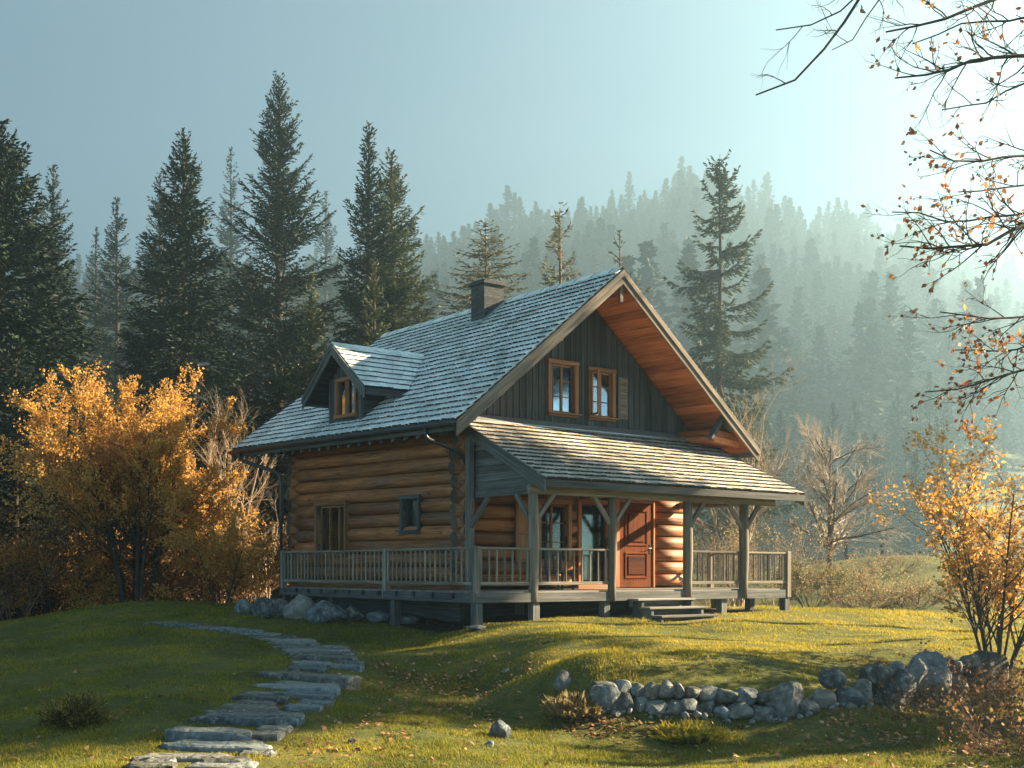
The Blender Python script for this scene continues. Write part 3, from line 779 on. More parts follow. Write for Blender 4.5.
# ---- windows and doors. plane 'm' = left wall (faces -s), 's' = front wall (faces -m)
def opening(name, plane, pos, a0, a1, z0, z1, fw=0.11, depth=0.17, mull=(1, 1), sill=True, mat='frame', curtain=None, glass='glass', parent=cabin, sash_mat='frame', proud=0.045):
    def bx(mb, u0, u1, d0, d1, za, zb):       # d: outward distance from the wall plane
        if plane == 'm': mb.box(pos-d1, pos-d0, u0, u1, za, zb)
        else: mb.box(u0, u1, pos-d1, pos-d0, za, zb)
    o = depth; mb = MB()
    bx(mb, a0-fw, a0, -0.12, o+proud, z0, z1); bx(mb, a1, a1+fw, -0.12, o+proud, z0, z1)
    bx(mb, a0-fw-0.02, a1+fw+0.02, -0.12, o+proud+0.012, z1, z1+fw)
    bx(mb, a0-fw-0.01, a1+fw+0.01, -0.12, o+proud+0.004, z0-fw, z0)
    w = mb.build(name, M[mat], parent, bevel=0.008)
    if sill: mb = MB(); bx(mb, a0-fw-0.05, a1+fw+0.05, o+proud+0.006, o+proud+0.10, z0-0.05, z0-0.002); mb.build('sill', M[mat], w, bevel=0.006)
    dp = o-0.07 if depth < 0.1 else 0.02
    mb = MB(); t = 0.05
    bx(mb, a0+0.004, a0+t, dp-0.02, dp+0.03, z0+0.004, z1-0.004); bx(mb, a1-t, a1-0.004, dp-0.02, dp+0.03, z0+0.004, z1-0.004)
    bx(mb, a0+t, a1-t, dp-0.02, dp+0.028, z1-t, z1-0.004); bx(mb, a0+t, a1-t, dp-0.02, dp+0.028, z0+0.004, z0+t)
    nc, nr = mull
    for i in range(1, nc):
        u = a0+(a1-a0)*i/nc; bx(mb, u-0.035, u+0.035, dp-0.02, dp+0.032, z0+t, z1-t)
    for c in range(nc):
        for j in range(1, nr):
            zz = z0+(z1-z0)*j/nr; u0, u1 = a0+(a1-a0)*c/nc+0.036, a0+(a1-a0)*(c+1)/nc-0.036
            bx(mb, u0, u1, dp-0.01, dp+0.016, zz-0.014, zz+0.014)
    mb.build('sash', M[sash_mat], w, bevel=0.004)
    mb = MB(); bx(mb, a0+0.03, a1-0.03, dp-0.004, dp+0.004, z0+0.03, z1-0.03); mb.build('pane', M[glass], w)
    # dark room wall set back behind the glass so that the window opens on an unlit room
    if curtain:
        cy = 0.13 if depth > 0.1 else -dp+0.03
        for (c0, c1, ztop) in curtain:
            mb = MB(); n = 9; 
            for i in range(n):
                u0, u1 = c0+(c1-c0)*i/n, c0+(c1-c0)*(i+1)/n; dd = 0.025*(i % 2)
                bx(mb, u0, u1, -cy-dd, -cy+0.015-dd, z0+0.02, ztop)
            mb.build('curtain', M['curtain'], w)
    return w
opening('window', 'm', WL, *OP_LEFT[0], mull=(3, 1), curtain=[(9.25, 9.55, 1.95)])
opening('window', 'm', WL, *OP_LEFT[1], mull=(1, 1), mat='dark', sash_mat='dark', curtain=[(4.95, 5.1, 1.9)])
opening('window', 's', WF, *OP_FRONT[0], mull=(2, 3), curtain=[(3.9, 4.3, 1.8)], glass='glass_dim')
opening('window', 's', 3.2, 4.42, 5.20, 4.22, 5.50, mull=(2, 3), depth=0.03, proud=0.06, curtain=[(4.43, 4.86, 5.48)])
opening('window', 's', 3.2, 5.78, 6.50, 4.22, 5.44, mull=(2, 3), depth=0.03, proud=0.06, curtain=[(5.80, 6.06, 5.42)])
mb = MB(); mb.box(6.72, 7.06, 3.125, 3.165, 4.22, 5.36); mb.box(6.75, 7.03, 3.11, 3.124, 4.26, 4.34); mb.box(6.75, 7.03, 3.11, 3.124, 5.24, 5.32)
for k in range(10): mb.box(6.78, 7.0, 3.113, 3.124, 4.38+k*0.085, 4.44+k*0.085)
mb.build('shutter', M['post'], cabin, bevel=0.005)
# open casement leaf of the second gable window, and the plain brown shutter on the porch
mb = MB(); mb.beam((5.76, 3.10, 4.24), (5.76, 3.10, 5.42), 0.05, 0.05, (1, 0, 0)); mb.beam((5.66, 2.72, 4.24), (5.66, 2.72, 5.42), 0.05, 0.05, (1, 0, 0))
for z in (4.26, 5.40): mb.beam((5.755, 3.08, z), (5.665, 2.74, z), 0.04, 0.05)
mb.build('casement', M['frame'], cabin, bevel=0.004)
mb = MB(); mb.box(3.02, 3.52, WF-0.23, WF-0.185, 0.30, 1.85)
for a, b in ((3.02, 3.10), (3.44, 3.52)): mb.box(a, b, WF-0.252, WF-0.231, 0.30, 1.85)
for a, b in ((0.30, 0.40), (1.0, 1.08), (1.76, 1.85)): mb.box(3.101, 3.439, WF-0.252, WF-0.231, a, b)
mb.build('shutter', M['frame'], cabin, bevel=0.005)
# glazed porch door (dark)
opening('glazed_door', 's', WF, OP_FRONT[1][0], OP_FRONT[1][1], FLOOR+0.10, OP_FRONT[1][3], mull=(1, 1), sill=False, mat='soffit', sash_mat='dark', glass='glass_dim')
# panelled front door, standing a little proud in its frame
mb = MB(); a0, a1, z0, z1 = 6.46, 7.68, FLOOR+0.02, 1.94; y = WF-0.20
mb.box(a0, a1, y, y+0.05, z0, z1)
for (u0, u1, za, zb) in ((a0+0.2, a1-0.2, z0+0.24, z0+0.95), (a0+0.2, a1-0.2, z0+1.12, z1-0.2)):
    w = 0.05
    mb.box(u0, u1, y-0.022, y-0.001, za, za+w); mb.box(u0, u1, y-0.022, y-0.001, zb-w, zb)
    mb.box(u0, u0+w, y-0.02, y-0.001, za+w, zb-w); mb.box(u1-w, u1, y-0.02, y-0.001, za+w, zb-w)
    mb.box(u0+0.11, u1-0.11, y-0.026, y-0.001, za+0.11, zb-0.11)
door = mb.build('door', M['door'], cabin, bevel=0.008)
mb = MB(); mb.box(a0-0.13, a0-0.002, y-0.03, WF+0.1, z0, z1+0.13); mb.box(a1+0.002, a1+0.06, y-0.03, WF+0.1, z0, z1+0.13); mb.box(a0-0.001, a1+0.001, y-0.03, WF+0.1, z1+0.004, z1+0.128)
mb.build('door_frame', M['soffit'], door, bevel=0.008)
mb = MB(); mb.box(a1-0.13, a1-0.08, y-0.012, y-0.001, z0+0.92, z0+1.16); mb.tube([(a1-0.105, y-0.012, z0+1.06), (a1-0.105, y-0.07, z0+1.06), (a1-0.23, y-0.075, z0+1.06)], 0.013, 8)
mb.build('handle', M['brass'], door)

# ---- dormer on the left slope
DM, DS, DA = 8.08, 0.90, 6.12          # centre m, wall plane s, apex height
mb = MB(); hw = 0.95; pit = 0.70
def roof_s(z): return SR-(7.80-z)/0.848
def dz(m): return DA-0.16-pit*abs(m-DM)
ms = np.linspace(DM-hw, DM+hw, 11)
OPD = (7.45, 8.56, 4.22, 5.16)
for i in range(10):
    a, b = ms[i]+0.003, ms[i+1]-0.003
    zl = roof_z(DS)-0.02
    c = (a+b)/2
    segs = [(zl, min(dz(a), dz(b)))]
    if OPD[0] < c < OPD[1]: segs = [(zl, OPD[2]), (OPD[3], min(dz(a), dz(b)))]
    for za, zb in segs:
        if zb > za+0.02: mb.box(DS, DS+0.04, a, b, za, zb)
for m in (DM-hw, DM+hw):
    z0, zt = roof_z(DS), dz(m); z = z0
    while z < zt-0.02:
        z1 = min(z+0.17, zt); s1a, s1b = roof_s(z)+0.05, roof_s(z1)+0.05
        mb.hexa([(DS+0.045, m-0.02, z-0.03),(s1a, m-0.02, z-0.03),(s1a, m+0.02, z-0.03),(DS+0.045, m+0.02, z-0.03),
                 (DS+0.045, m-0.02, z1-0.006),(s1b, m-0.02, z1-0.006),(s1b, m+0.02, z1-0.006),(DS+0.045, m+0.02, z1-0.006)], 0)
        z = z1
dormer = mb.build('dormer', M['dark'], cabin)
for m in (DM-hw, DM+hw):
    mb = MB(); mb.box(DS-0.035, DS+0.05, m-0.05, m+0.05, roof_z(DS)-0.02, dz(m)-0.005); mb.build('corner_board', M['grey'], dormer)
EO = 0.5; DW = 1.92
mb = MB()
for sgn in (-1, 1):
    zE = DA-pit*DW; mE = DM+sgn*DW
    shingle_plane(mb, (EO, mE, zE), (roof_s(zE)+0.1, mE, zE), (EO, DM, DA), (roof_s(DA)+0.12, DM, DA), 8, 0.2, 0.032)
droof = mb.build('roof', [M['shingle'], M['shingle_end']], dormer)
mb = MB()
for sgn in (-1, 1):
    zE = DA-pit*DW; mE = DM+sgn*DW
    V = []
    for dzv in (-0.13, -0.008):
        V += [(EO+0.02, DM, DA+dzv),(roof_s(DA)+0.1, DM, DA+dzv),(roof_s(zE)+0.08, mE, zE+dzv),(EO+0.02, mE, zE+dzv)]
    mb.hexa(V, 0)
mb.build('soffit', M['dark'], dormer)
for sgn in (-1, 1):
    mb = MB()
    for (t0, t1, top, drop, mi) in ((0.0, 0.04, -0.01, 0.27, 0), (0.04, 0.065, 0.03, 0.10, 0)):
        V = []
        for zo in (-drop, top):
            V += [(EO-t1, DM, DA+zo),(EO-t0, DM, DA+zo),(EO-t0, DM+sgn*(DW+0.03), DA-pit*(DW+0.03)+zo),(EO-t1, DM+sgn*(DW+0.03), DA-pit*(DW+0.03)+zo)]
        mb.hexa(V, 1)
    mb.build('barge_board', M['grey'], dormer)
for sgn in (-1, 1):                                # eave boards along both sides and flashing in the valley
    zE = DA-pit*DW; mE = DM+sgn*DW
    mb = MB(); mb.box(EO+0.03, roof_s(zE)-0.05, *sorted((mE, mE+sgn*0.03)), zE-0.2, zE-0.01); mb.build('fascia', M['grey'], dormer)
mb = MB(); zE = DA-pit*DW
for sgn in (-1, 1):
    for k in range(8):
        a, b = k/8, (k+1)/8
        def vp(t, off): 
            z = zE+(DA-zE)*t; return np.array((roof_s(z)+0.02+off*0.55, DM+sgn*DW*(1-t), z+0.06+off*0.4))
        mb.hexa([vp(a, -0.10), vp(b, -0.10), vp(b, 0.12), vp(a, 0.12), vp(a, -0.10)+(0, 0, 0.03), vp(b, -0.10)+(0, 0, 0.03), vp(b, 0.12)+(0, 0, 0.03), vp(a, 0.12)+(0, 0, 0.03)], 0)
mb.build('flashing', M['flash'], dormer)
mb = MB()
for i in range(9):
    L = roof_s(DA)+0.15-EO; a, b = EO-0.03+L*i/9, EO-0.03+L*(i+1.2)/9
    for sgn in (-1, 1):
        mb.hexa([(a, DM+sgn*0.15, DA-0.055),(b, DM+sgn*0.15, DA-0.055),(b, DM, DA+0.06),(a, DM, DA+0.06),(a, DM+sgn*0.15, DA-0.02),(b, DM+sgn*0.15, DA-0.028),(b, DM, DA+0.085),(a, DM, DA+0.095)], 0)
mb.build('ridge_cap', [M['shingle'], M['shingle_end']], dormer)
# dormer window (thing > part > sub-part: its pieces sit directly on the dormer)
mb = MB(); a0, a1, z0, z1 = OPD; f = 0.1
mb.box(DS-0.05, DS+0.06, a0-f, a0, z0, z1); mb.box(DS-0.05, DS+0.06, a1, a1+f, z0, z1); mb.box(DS-0.06, DS+0.06, a0-f, a1+f, z1, z1+f); mb.box(DS-0.09, DS+0.06, a0-f-0.03, a1+f+0.03, z0-f, z0)
mb.box(DS-0.01, DS+0.04, (a0+a1)/2-0.13, (a0+a1)/2+0.10, z0, z1)
mb.build('window_frame', M['frame'], dormer, bevel=0.006)
mb = MB(); mb.box(DS+0.045, DS+0.053, a0, a1, z0, z1); mb.build('pane', M['glass'], dormer)

# ---- chimney
mb = MB(); cs, cm, cw = 4.95, 6.95, 0.35
mb.box(cs-cw, cs+cw, cm-cw, cm+cw, 6.7, 8.22)
ch = mb.build('chimney', M['brick'], cabin)
mb = MB(); mb.box(cs-cw-0.06, cs+cw+0.06, cm-cw-0.06, cm+cw+0.06, 8.222, 8.30); mb.box(cs-cw-0.015, cs+cw+0.015, cm-cw-0.015, cm+cw+0.015, 8.302, 8.36); mb.build('cap', M['brick'], ch, bevel=0.012)
mb = MB()
for (a, b) in (((cs-cw-0.07, cm-cw-0.07), (cs+cw+0.07, cm-cw-0.07)), ((cs-cw-0.07, cm+cw+0.07), (cs+cw+0.07, cm+cw+0.07)), ((cs-cw-0.07, cm-cw-0.07), (cs-cw-0.07, cm+cw+0.07))):
    mb.beam((a[0], a[1], roof_z(a[0])+0.1), (b[0], b[1], roof_z(b[0])+0.1), 0.14, 0.06)
mb.build('flashing', M['flash'], ch)

# ---- gutter and downpipes
mb = MB(); ze = roof_z(S0)-0.06; n = 8
mpts = np.linspace(M0+0.02, m_end(S0)+0.04, 14)
for k in range(6):
    a, b = PI+PI*k/6, PI+PI*(k+1)/6
    for i in range(13):
        V = []
        for m in (mpts[i], mpts[i+1]):
            for an, r in ((a, 0.085), (b, 0.085), (b, 0.075), (a, 0.075)): V.append((S0-0.10+r*math.cos(an), m, ze+r*math.sin(an)))
        mb.add(V, [(0,1,5,4),(1,2,6,5),(2,3,7,6),(3,0,4,7)], np.array(V))
gut = mb.build('gutter', M['metal'], cabin, smooth=True)
def smooth_path(pts, n=6):
    P = np.asarray(pts, float); out = [P[0]]
    for i in range(1, len(P)-1):
        a, b, c = P[i-1], P[i], P[i+1]
        p0 = b+(a-b)/np.linalg.norm(a-b)*min(0.18, np.linalg.norm(a-b)*0.45); p2 = b+(c-b)/np.linalg.norm(c-b)*min(0.18, np.linalg.norm(c-b)*0.45)
        for t in np.linspace(0, 1, n): out.append((1-t)**2*p0+2*t*(1-t)*b+t*t*p2)
    out.append(P[-1]); return np.array(out)
mb = MB(); mb.tube(smooth_path([(S0-0.10, 14.75, ze-0.05), (S0-0.10, 14.7, ze-0.28), (1.15, 13.35, 2.85), (1.2, 13.3, 2.6), (1.2, 13.3, -0.9)]), 0.055, 10); mb.build('downpipe', M['metal'], cabin, smooth=True)
mb = MB(); mb.tube(smooth_path([(S0-0.10, 2.75, ze-0.05), (S0-0.10, 2.75, ze-0.3), (1.12, 2.62, 2.98), (1.5, 2.72, 2.72)]), 0.05, 10); mb.build('downpipe', M['metal'], cabin, smooth=True)

# ---- a dark wooden chair on the porch behind the railing
cl = HW([(3.3, 1.3, FLOOR)])[0]
chair = empty('porch_chair', cl, 'dark wooden chair standing on the porch behind the railing, under the curtained window', 'chair')
def chbox(name, *b):
    mb = MB()
    for x in b: mb.box(*x)
    mb.build(name, M['dark'], chair, xf=lambda V: np.stack([cl[0]+GX*V[:, 0]+LX*V[:, 1], cl[1]+GY*V[:, 0]+LY*V[:, 1], cl[2]+V[:, 2]], 1), bevel=0.006)
chbox('seat', (-0.26, 0.26, -0.24, 0.26, 0.42, 0.47))
chbox('backrest', (-0.26, -0.2, 0.262, 0.31, 0.40, 1.0), (0.2, 0.26, 0.262, 0.31, 0.40, 1.0), (-0.199, 0.199, 0.265, 0.30, 0.86, 0.98), (-0.12, -0.07, 0.268, 0.29, 0.473, 0.859), (-0.02, 0.03, 0.268, 0.29, 0.473, 0.859), (0.07, 0.12, 0.268, 0.29, 0.473, 0.859))
for a in (-0.25, 0.2):
    for b in (-0.23, 0.2): chbox('leg', (a, a+0.05, b, b+0.05, 0.002, 0.418))

# ================================================================== STONES
def rock_bm(size, seed, cuts=9, sub=3, rough=0.10):
    r = np.random.default_rng(seed); bm = bmesh.new()
    bmesh.ops.create_icosphere(bm, subdivisions=sub, radius=1.0)
    P = np.array([v.co[:] for v in bm.verts])
    for _ in range(cuts):
        n = r.normal(size=3); n /= np.linalg.norm(n); h = r.uniform(0.55, 0.88)
        d = P@n-h; P = P-np.outer(np.clip(d, 0, None), n)*0.92
    q = P*2.1+seed*1.7
    nz = vnoise(q[:, 0]+q[:, 2]*0.7, q[:, 1]-q[:, 2]*0.6, seed)-0.5
    q2 = P*6+seed; nz2 = vnoise(q2[:, 0]+q2[:, 2], q2[:, 1]-q2[:, 2], seed+5)-0.5
    P = P*(1+rough*2*nz+rough*0.8*nz2)[:, None]*np.asarray(size)[None]/2
    for v, p in zip(bm.verts, P): v.co = p
    return bm
def rock(name, loc, size, rotz, seed, mat='stone', parent=None, tilt=0.0, cuts=9, sub=3):
    bm = rock_bm(size, seed, cuts, sub)
    bmesh.ops.rotate(bm, verts=bm.verts, cent=(0, 0, 0), matrix=Matrix.Rotation(rotz, 3, 'Z') @ Matrix.Rotation(tilt, 3, 'Y'))
    me = bpy.data.meshes.new(name); bm.to_mesh(me); bm.free()
    me.polygons.foreach_set('use_smooth', np.ones(len(me.polygons), bool)); me.materials.append(M[mat])
    if hasattr(me, 'set_sharp_from_angle'): me.set_sharp_from_angle(angle=math.radians(32))
    o = bpy.data.objects.new(name, me); COL.objects.link(o)
    o.location = [float(c) for c in loc]
    if parent is not None: o.parent = parent; o.location = [float(a-b) for a, b in zip(loc, parent_origin(parent))]
    return o

# low dry-stone wall in two rough courses, each boulder its own piece
wb = hit(760, 710)
wall = empty('stone_wall', wb, 'low dry-stone wall of mossy grey boulders holding back the sunlit lawn', 'wall')
def wall_pt(t):
    d = 15.3+1.1*float(sm(0.45, 1, np.array(t)))+1.35*float(sm(0.7, 1.0, np.array(t)))
    return (588+402*t-512)/FPX*d, d
NSTONE = 0
def wall_stone(t, w, h, z0, back):
    global NSTONE
    x, y = wall_pt(t); NSTONE += 1
    rock('boulder', (x, y+back, z0+h*0.46), (w*1.22, 0.26+w*0.5, h*1.2), random.uniform(-0.3, 0.3), 100+NSTONE, 'stone', wall, random.uniform(-0.14, 0.14), 11, 3)
WLEN = 402/FPX*16.0
for course in (0, 1):
    t = 0.0 if course == 0 else 0.012
    while t < 0.985:
        big = random.random() < (0.26 if course == 0 else 0.0)
        w = (random.uniform(0.36, 0.52) if big else random.uniform(0.19, 0.36))*(1+0.5*t)
        tc = t+w/2/WLEN; x, y = wall_pt(tc); g = gz(x, y-0.15)
        grow_ = 1.12+0.85*float(sm(0.4, 0.95, np.array(tc)))
        if course == 0: wall_stone(tc, w, (random.uniform(0.38, 0.50) if big else random.uniform(0.20, 0.27))*grow_, g-0.05, random.uniform(-0.03, 0.05))
        elif random.random() < 0.86: wall_stone(tc, w, random.uniform(0.17, 0.25)*grow_, g+0.16*grow_, 0.12+random.uniform(-0.02, 0.05))
        t += w/WLEN*0.80
for i in range(60):                              # small stones wedged into the gaps and fallen at the foot
    t = random.random(); x, y = wall_pt(t); w = random.uniform(0.06, 0.13); NSTONE += 1
    yy = y-random.uniform(0.12, 0.24); rock('boulder', (x, yy, gz(x, yy)+w*0.25), (w*1.3, w, w), random.uniform(0, 3), 100+NSTONE, 'stone', wall, random.uniform(-0.3, 0.3), 9, 2)
# loose stones
def loose(px, pyb, wpx, hpx, seed, label, group=None, rz=0.2, bury=0.25, mat='stone'):
    p = hit(px, pyb); d = p[1]; w = wpx/FPX*d; h = hpx/FPX*d
    o = rock('rock', (p[0], p[1]+w*0.3, p[2]+h*0.5-h*bury*0.5), (w, w*0.8, h*(1+bury)), rz, seed, mat, None, random.uniform(-0.1, 0.1))
    return tag(o, label, 'rock', group)
loose(500, 739, 25, 20, 31, 'grey angular rock alone on the shaded grass in front of the stone wall')
loose(490, 747, 11, 6, 32, 'small flat stone just in front of the lone angular rock')
loose(563, 693, 24, 20, 33, 'dark rounded boulder at the left end of the stone wall above a tuft of grass')
loose(352, 744, 9, 5, 34, 'small pale stone in grass right of the lower path')
loose(505, 674, 10, 5, 35, 'small pale stone on the shaded bank above the lone angular rock')
RK = [(243,614,22,14,'pale rock at the outer left end of the rock pile'),(262,618,22,18,'pointed streaked rock second in the rock pile from its left end'),(279,617,20,17,'blue grey slanted rock third in the rock pile from its left end'),
      (297,619,28,21,'dark block of rock below the deck corner post'),(324,624,38,21,'broad pale streaked rock, largest of the rock pile under the deck'),(350,622,22,14,'rounded dull rock right of the broad pale rock under the deck'),
      (376,622,26,10,'low dark rock beside the deck stilt'),(404,624,26,9,'low half buried rock at the right end of the rock pile under the deck'),(270,608,24,10,'dark rock at the back of the rock pile left of the deck'),(311,611,26,12,'dark rock behind the broad pale rock under the deck')]
for i, (px, py, w, h, lab) in enumerate(RK):
    loose(px, py, w*1.25, h*1.15, 50+i, lab, 'rocks piled under the deck', random.uniform(-0.6, 0.6), 0.3, 'slab' if 'pale' in lab else 'stone')
def rock_foot(px, py, w, h, seed, lab): loose(px, py, w, h, seed, lab, None, 0, 0.3, 'slab')
rock_foot(478, 630, 30, 5, 71, 'flat footing stone under the corner stilt of the deck')

# ---- stone path: slabs (x0, x1, ytop, thickness in pixels)
SL = [(128,226,764,5),(235,271,758,4),(120,172,772,4),(182,252,772,4),(152,272,753,7),(158,252,744,15),(236,282,742,9),(186,300,727,7),(192,302,718,6),(216,276,711,5),(280,322,712,6),
      (228,288,703,5),(268,332,702,7),(252,334,693,6),(249,354,684,11),(284,324,672,4),(326,361,671,4),(288,330,667,3),(336,362,666,3),(286,358,662,4),(280,352,657,4),(276,346,653,3),(268,322,650,3),(318,348,649,3),
      (262,318,646,3),(255,314,643,3),(246,300,640.5,2.5),(236,292,638,2.5),(226,278,636,2.5),(212,262,634,2),(200,248,632,2),(186,232,630.3,2),(172,216,628.6,2),(156,200,627,2),(140,184,625.6,2)]
def next_row(yb):
    up = [q[2] for q in SL if q[2] < yb-3.2]
    return max(up) if up else yb-3
def slab(i, x0, x1, yb, tpx):
    a, b = hit(x0, yb), hit(x1, yb); d = (a[1]+b[1])/2
    thick = max(0.05, tpx/FPX*d*0.9)
    r = np.random.default_rng(300+i); L = (x1-x0)/FPX*d
    dep = float(np.clip((hit((x0+x1)/2, next_row(yb)+0.3*tpx)[1]-d)*0.97, 0.38, 1.0)) if yb > 652 else 0.46
    cx, cy = (a[0]+b[0])/2, d+dep/2
    n = 13; th = np.sort((np.arange(n)+r.uniform(-0.38, 0.38, n))*2*PI/n)
    ex = 0.42
    ux = np.sign(np.cos(th))*np.abs(np.cos(th))**ex*L/2*(1+r.uniform(-0.13, 0.07, n)); uy = np.sign(np.sin(th))*np.abs(np.sin(th))**0.5*dep/2*(1+r.uniform(-0.40, 0.12, n))
    yaw = r.uniform(-0.05, 0.05); X = ux*math.cos(yaw)-uy*math.sin(yaw); Y = ux*math.sin(yaw)+uy*math.cos(yaw)
    g = ground_z(np.array([cx+v for v in X]), np.array([cy+v for v in Y]))
    zt = float(np.median(g))+(min(thick, 0.16)*0.9 if tpx > 9 else min(thick, 0.12)*0.8); tl = (b[2]-a[2])/max(L, 0.1)*0.6
    V = []; 
    for (sc, z) in ((1.0, -thick-0.12), (1.02, -0.03), (0.99, -0.006), (0.80, 0.004)):
        for k in range(n): V.append((X[k]*sc, Y[k]*sc, z+X[k]*tl+r.uniform(-0.012, 0.010)+(0.012 if sc == 0.8 else 0)*r.random()))
    V.append((0, 0, 0.002)); F4 = []; F3 = []
    for l in range(3):
        for k in range(n): F4.append((l*n+k, l*n+(k+1) % n, (l+1)*n+(k+1) % n, (l+1)*n+k))
    for k in range(n): F3.append((3*n+k, 3*n+(k+1) % n, 4*n))
    o = np_obj('stone_slab', np.array(V), [np.array(F4), np.array(F3)], M['slab'])
    o.location = (float(cx), float(cy), zt)
    return o, (cx, cy, max(L, dep), L, dep)
SLABXY = []
EXTRA = []
for (x0, x1, yb, tp) in SL:
    nr = next_row(yb)
    if yb > 655 and yb-nr > 6.5 and tp <= 12:
        w = (x1-x0); a = random.uniform(0.0, 0.25)*w; EXTRA.append((x0+a+8, x1-random.uniform(0, 0.25)*w+10, (yb+nr)/2, 4))
N_MAIN = len(SL); SL = SL+EXTRA
ORD = ['first','second','third','fourth','fifth','sixth','seventh','eighth','ninth','tenth','eleventh','twelfth','thirteenth','fourteenth','fifteenth','sixteenth','seventeenth','eighteenth','nineteenth','twentieth']
SPEC = {0:'wide pale slab at the lowest edge of the path in the sun strip',1:'small sunlit slab at the foot of the path on the grass side',2:'short slab cut by the bottom of the view at the path foot',3:'sunlit slab at the very foot of the path beside the cut-off short one',
        4:'long thin slab just below the thick dark lower step of the path',5:'thick dark-faced stone step low on the path, holding a pale triangular slab',6:'pale triangular slab lying at the right of the thick lower step',7:'long slab directly above the thick dark lower step',
        8:'long thin slab second above the thick dark lower step',9:'left slab of the pair halfway between the two thick steps',10:'right slab of the pair halfway between the two thick steps',11:'left overlapping slab two rows below the thick upper step',
        12:'right overlapping slab two rows below the thick upper step',13:'bright slab lying directly below the thick upper step',14:'thick squared stone step, longest and highest of the path, cracked on its right'}
for i, s_ in enumerate(SL):
    o, inf = slab(i, *s_); SLABXY.append(inf)
    if i in SPEC: tag(o, SPEC[i], 'stone slab', 'stone slabs of the garden path')
    elif i >= N_MAIN: tag(o, 'thin flagstone wedged between two larger slabs of the lower garden path', 'stone slab', 'thin flagstones of the lower path')
    elif i < 26: tag(o, f'thin path slab, {ORD[i-15]} one uphill of the thick squared upper step', 'stone slab', 'stone slabs of the garden path')
    else: tag(o, 'narrow slab in the far curving end of the stone path beyond the bend', 'stone slab', 'stone slabs of the far path end')

# ================================================================== PLANTS: numpy builders
def unit(v): return v/(np.linalg.norm(v, axis=-1, keepdims=True)+1e-9)
def tube_batch(P, R, n=4):
    """P (b,k,3), R (b,k) -> verts, quads"""
    b, k, _ = P.shape
    T = unit(np.gradient(P, axis=1)); ref = np.where(np.abs(T[..., 2:3]) < 0.9, np.array([0, 0, 1.0]), np.array([1.0, 0, 0]))
    A = unit(np.cross(T, ref)); B = np.cross(T, A)
    ph = np.linspace(0, 2*PI, n, endpoint=False)
    V = P[:, :, None]+R[:, :, None, None]*(np.cos(ph)[None, None, :, None]*A[:, :, None]+np.sin(ph)[None, None, :, None]*B[:, :, None])
    i = np.arange(b*k*n).reshape(b, k, n); j = np.roll(i, -1, axis=2)
    Q = np.stack([i[:, :-1], j[:, :-1], j[:, 1:], i[:, 1:]], -1).reshape(-1, 4)
    return V.reshape(-1, 3), Q
def join(parts):
    V, Q, b = [], [], 0
    for v, q in parts: V.append(v); Q.append(q+b); b += len(v)
    return np.concatenate(V), np.concatenate(Q)
def leaf_quads(C, D, Nn, L, Wd, fold=0.0):
    """diamonds: centre C, direction D, normal-ish Nn, length L, width Wd (arrays)"""
    D = unit(D); S = unit(np.cross(D, Nn)); L = np.asarray(L)[:, None]; Wd = np.asarray(Wd)[:, None]
    V = np.stack([C-D*L*0.5, C+S*Wd*0.5-D*L*0.05, C+D*L*0.5, C-S*Wd*0.5-D*L*0.05], 1)
    Q = np.arange(len(C)*4).reshape(-1, 4)
    return V.reshape(-1, 3), Q

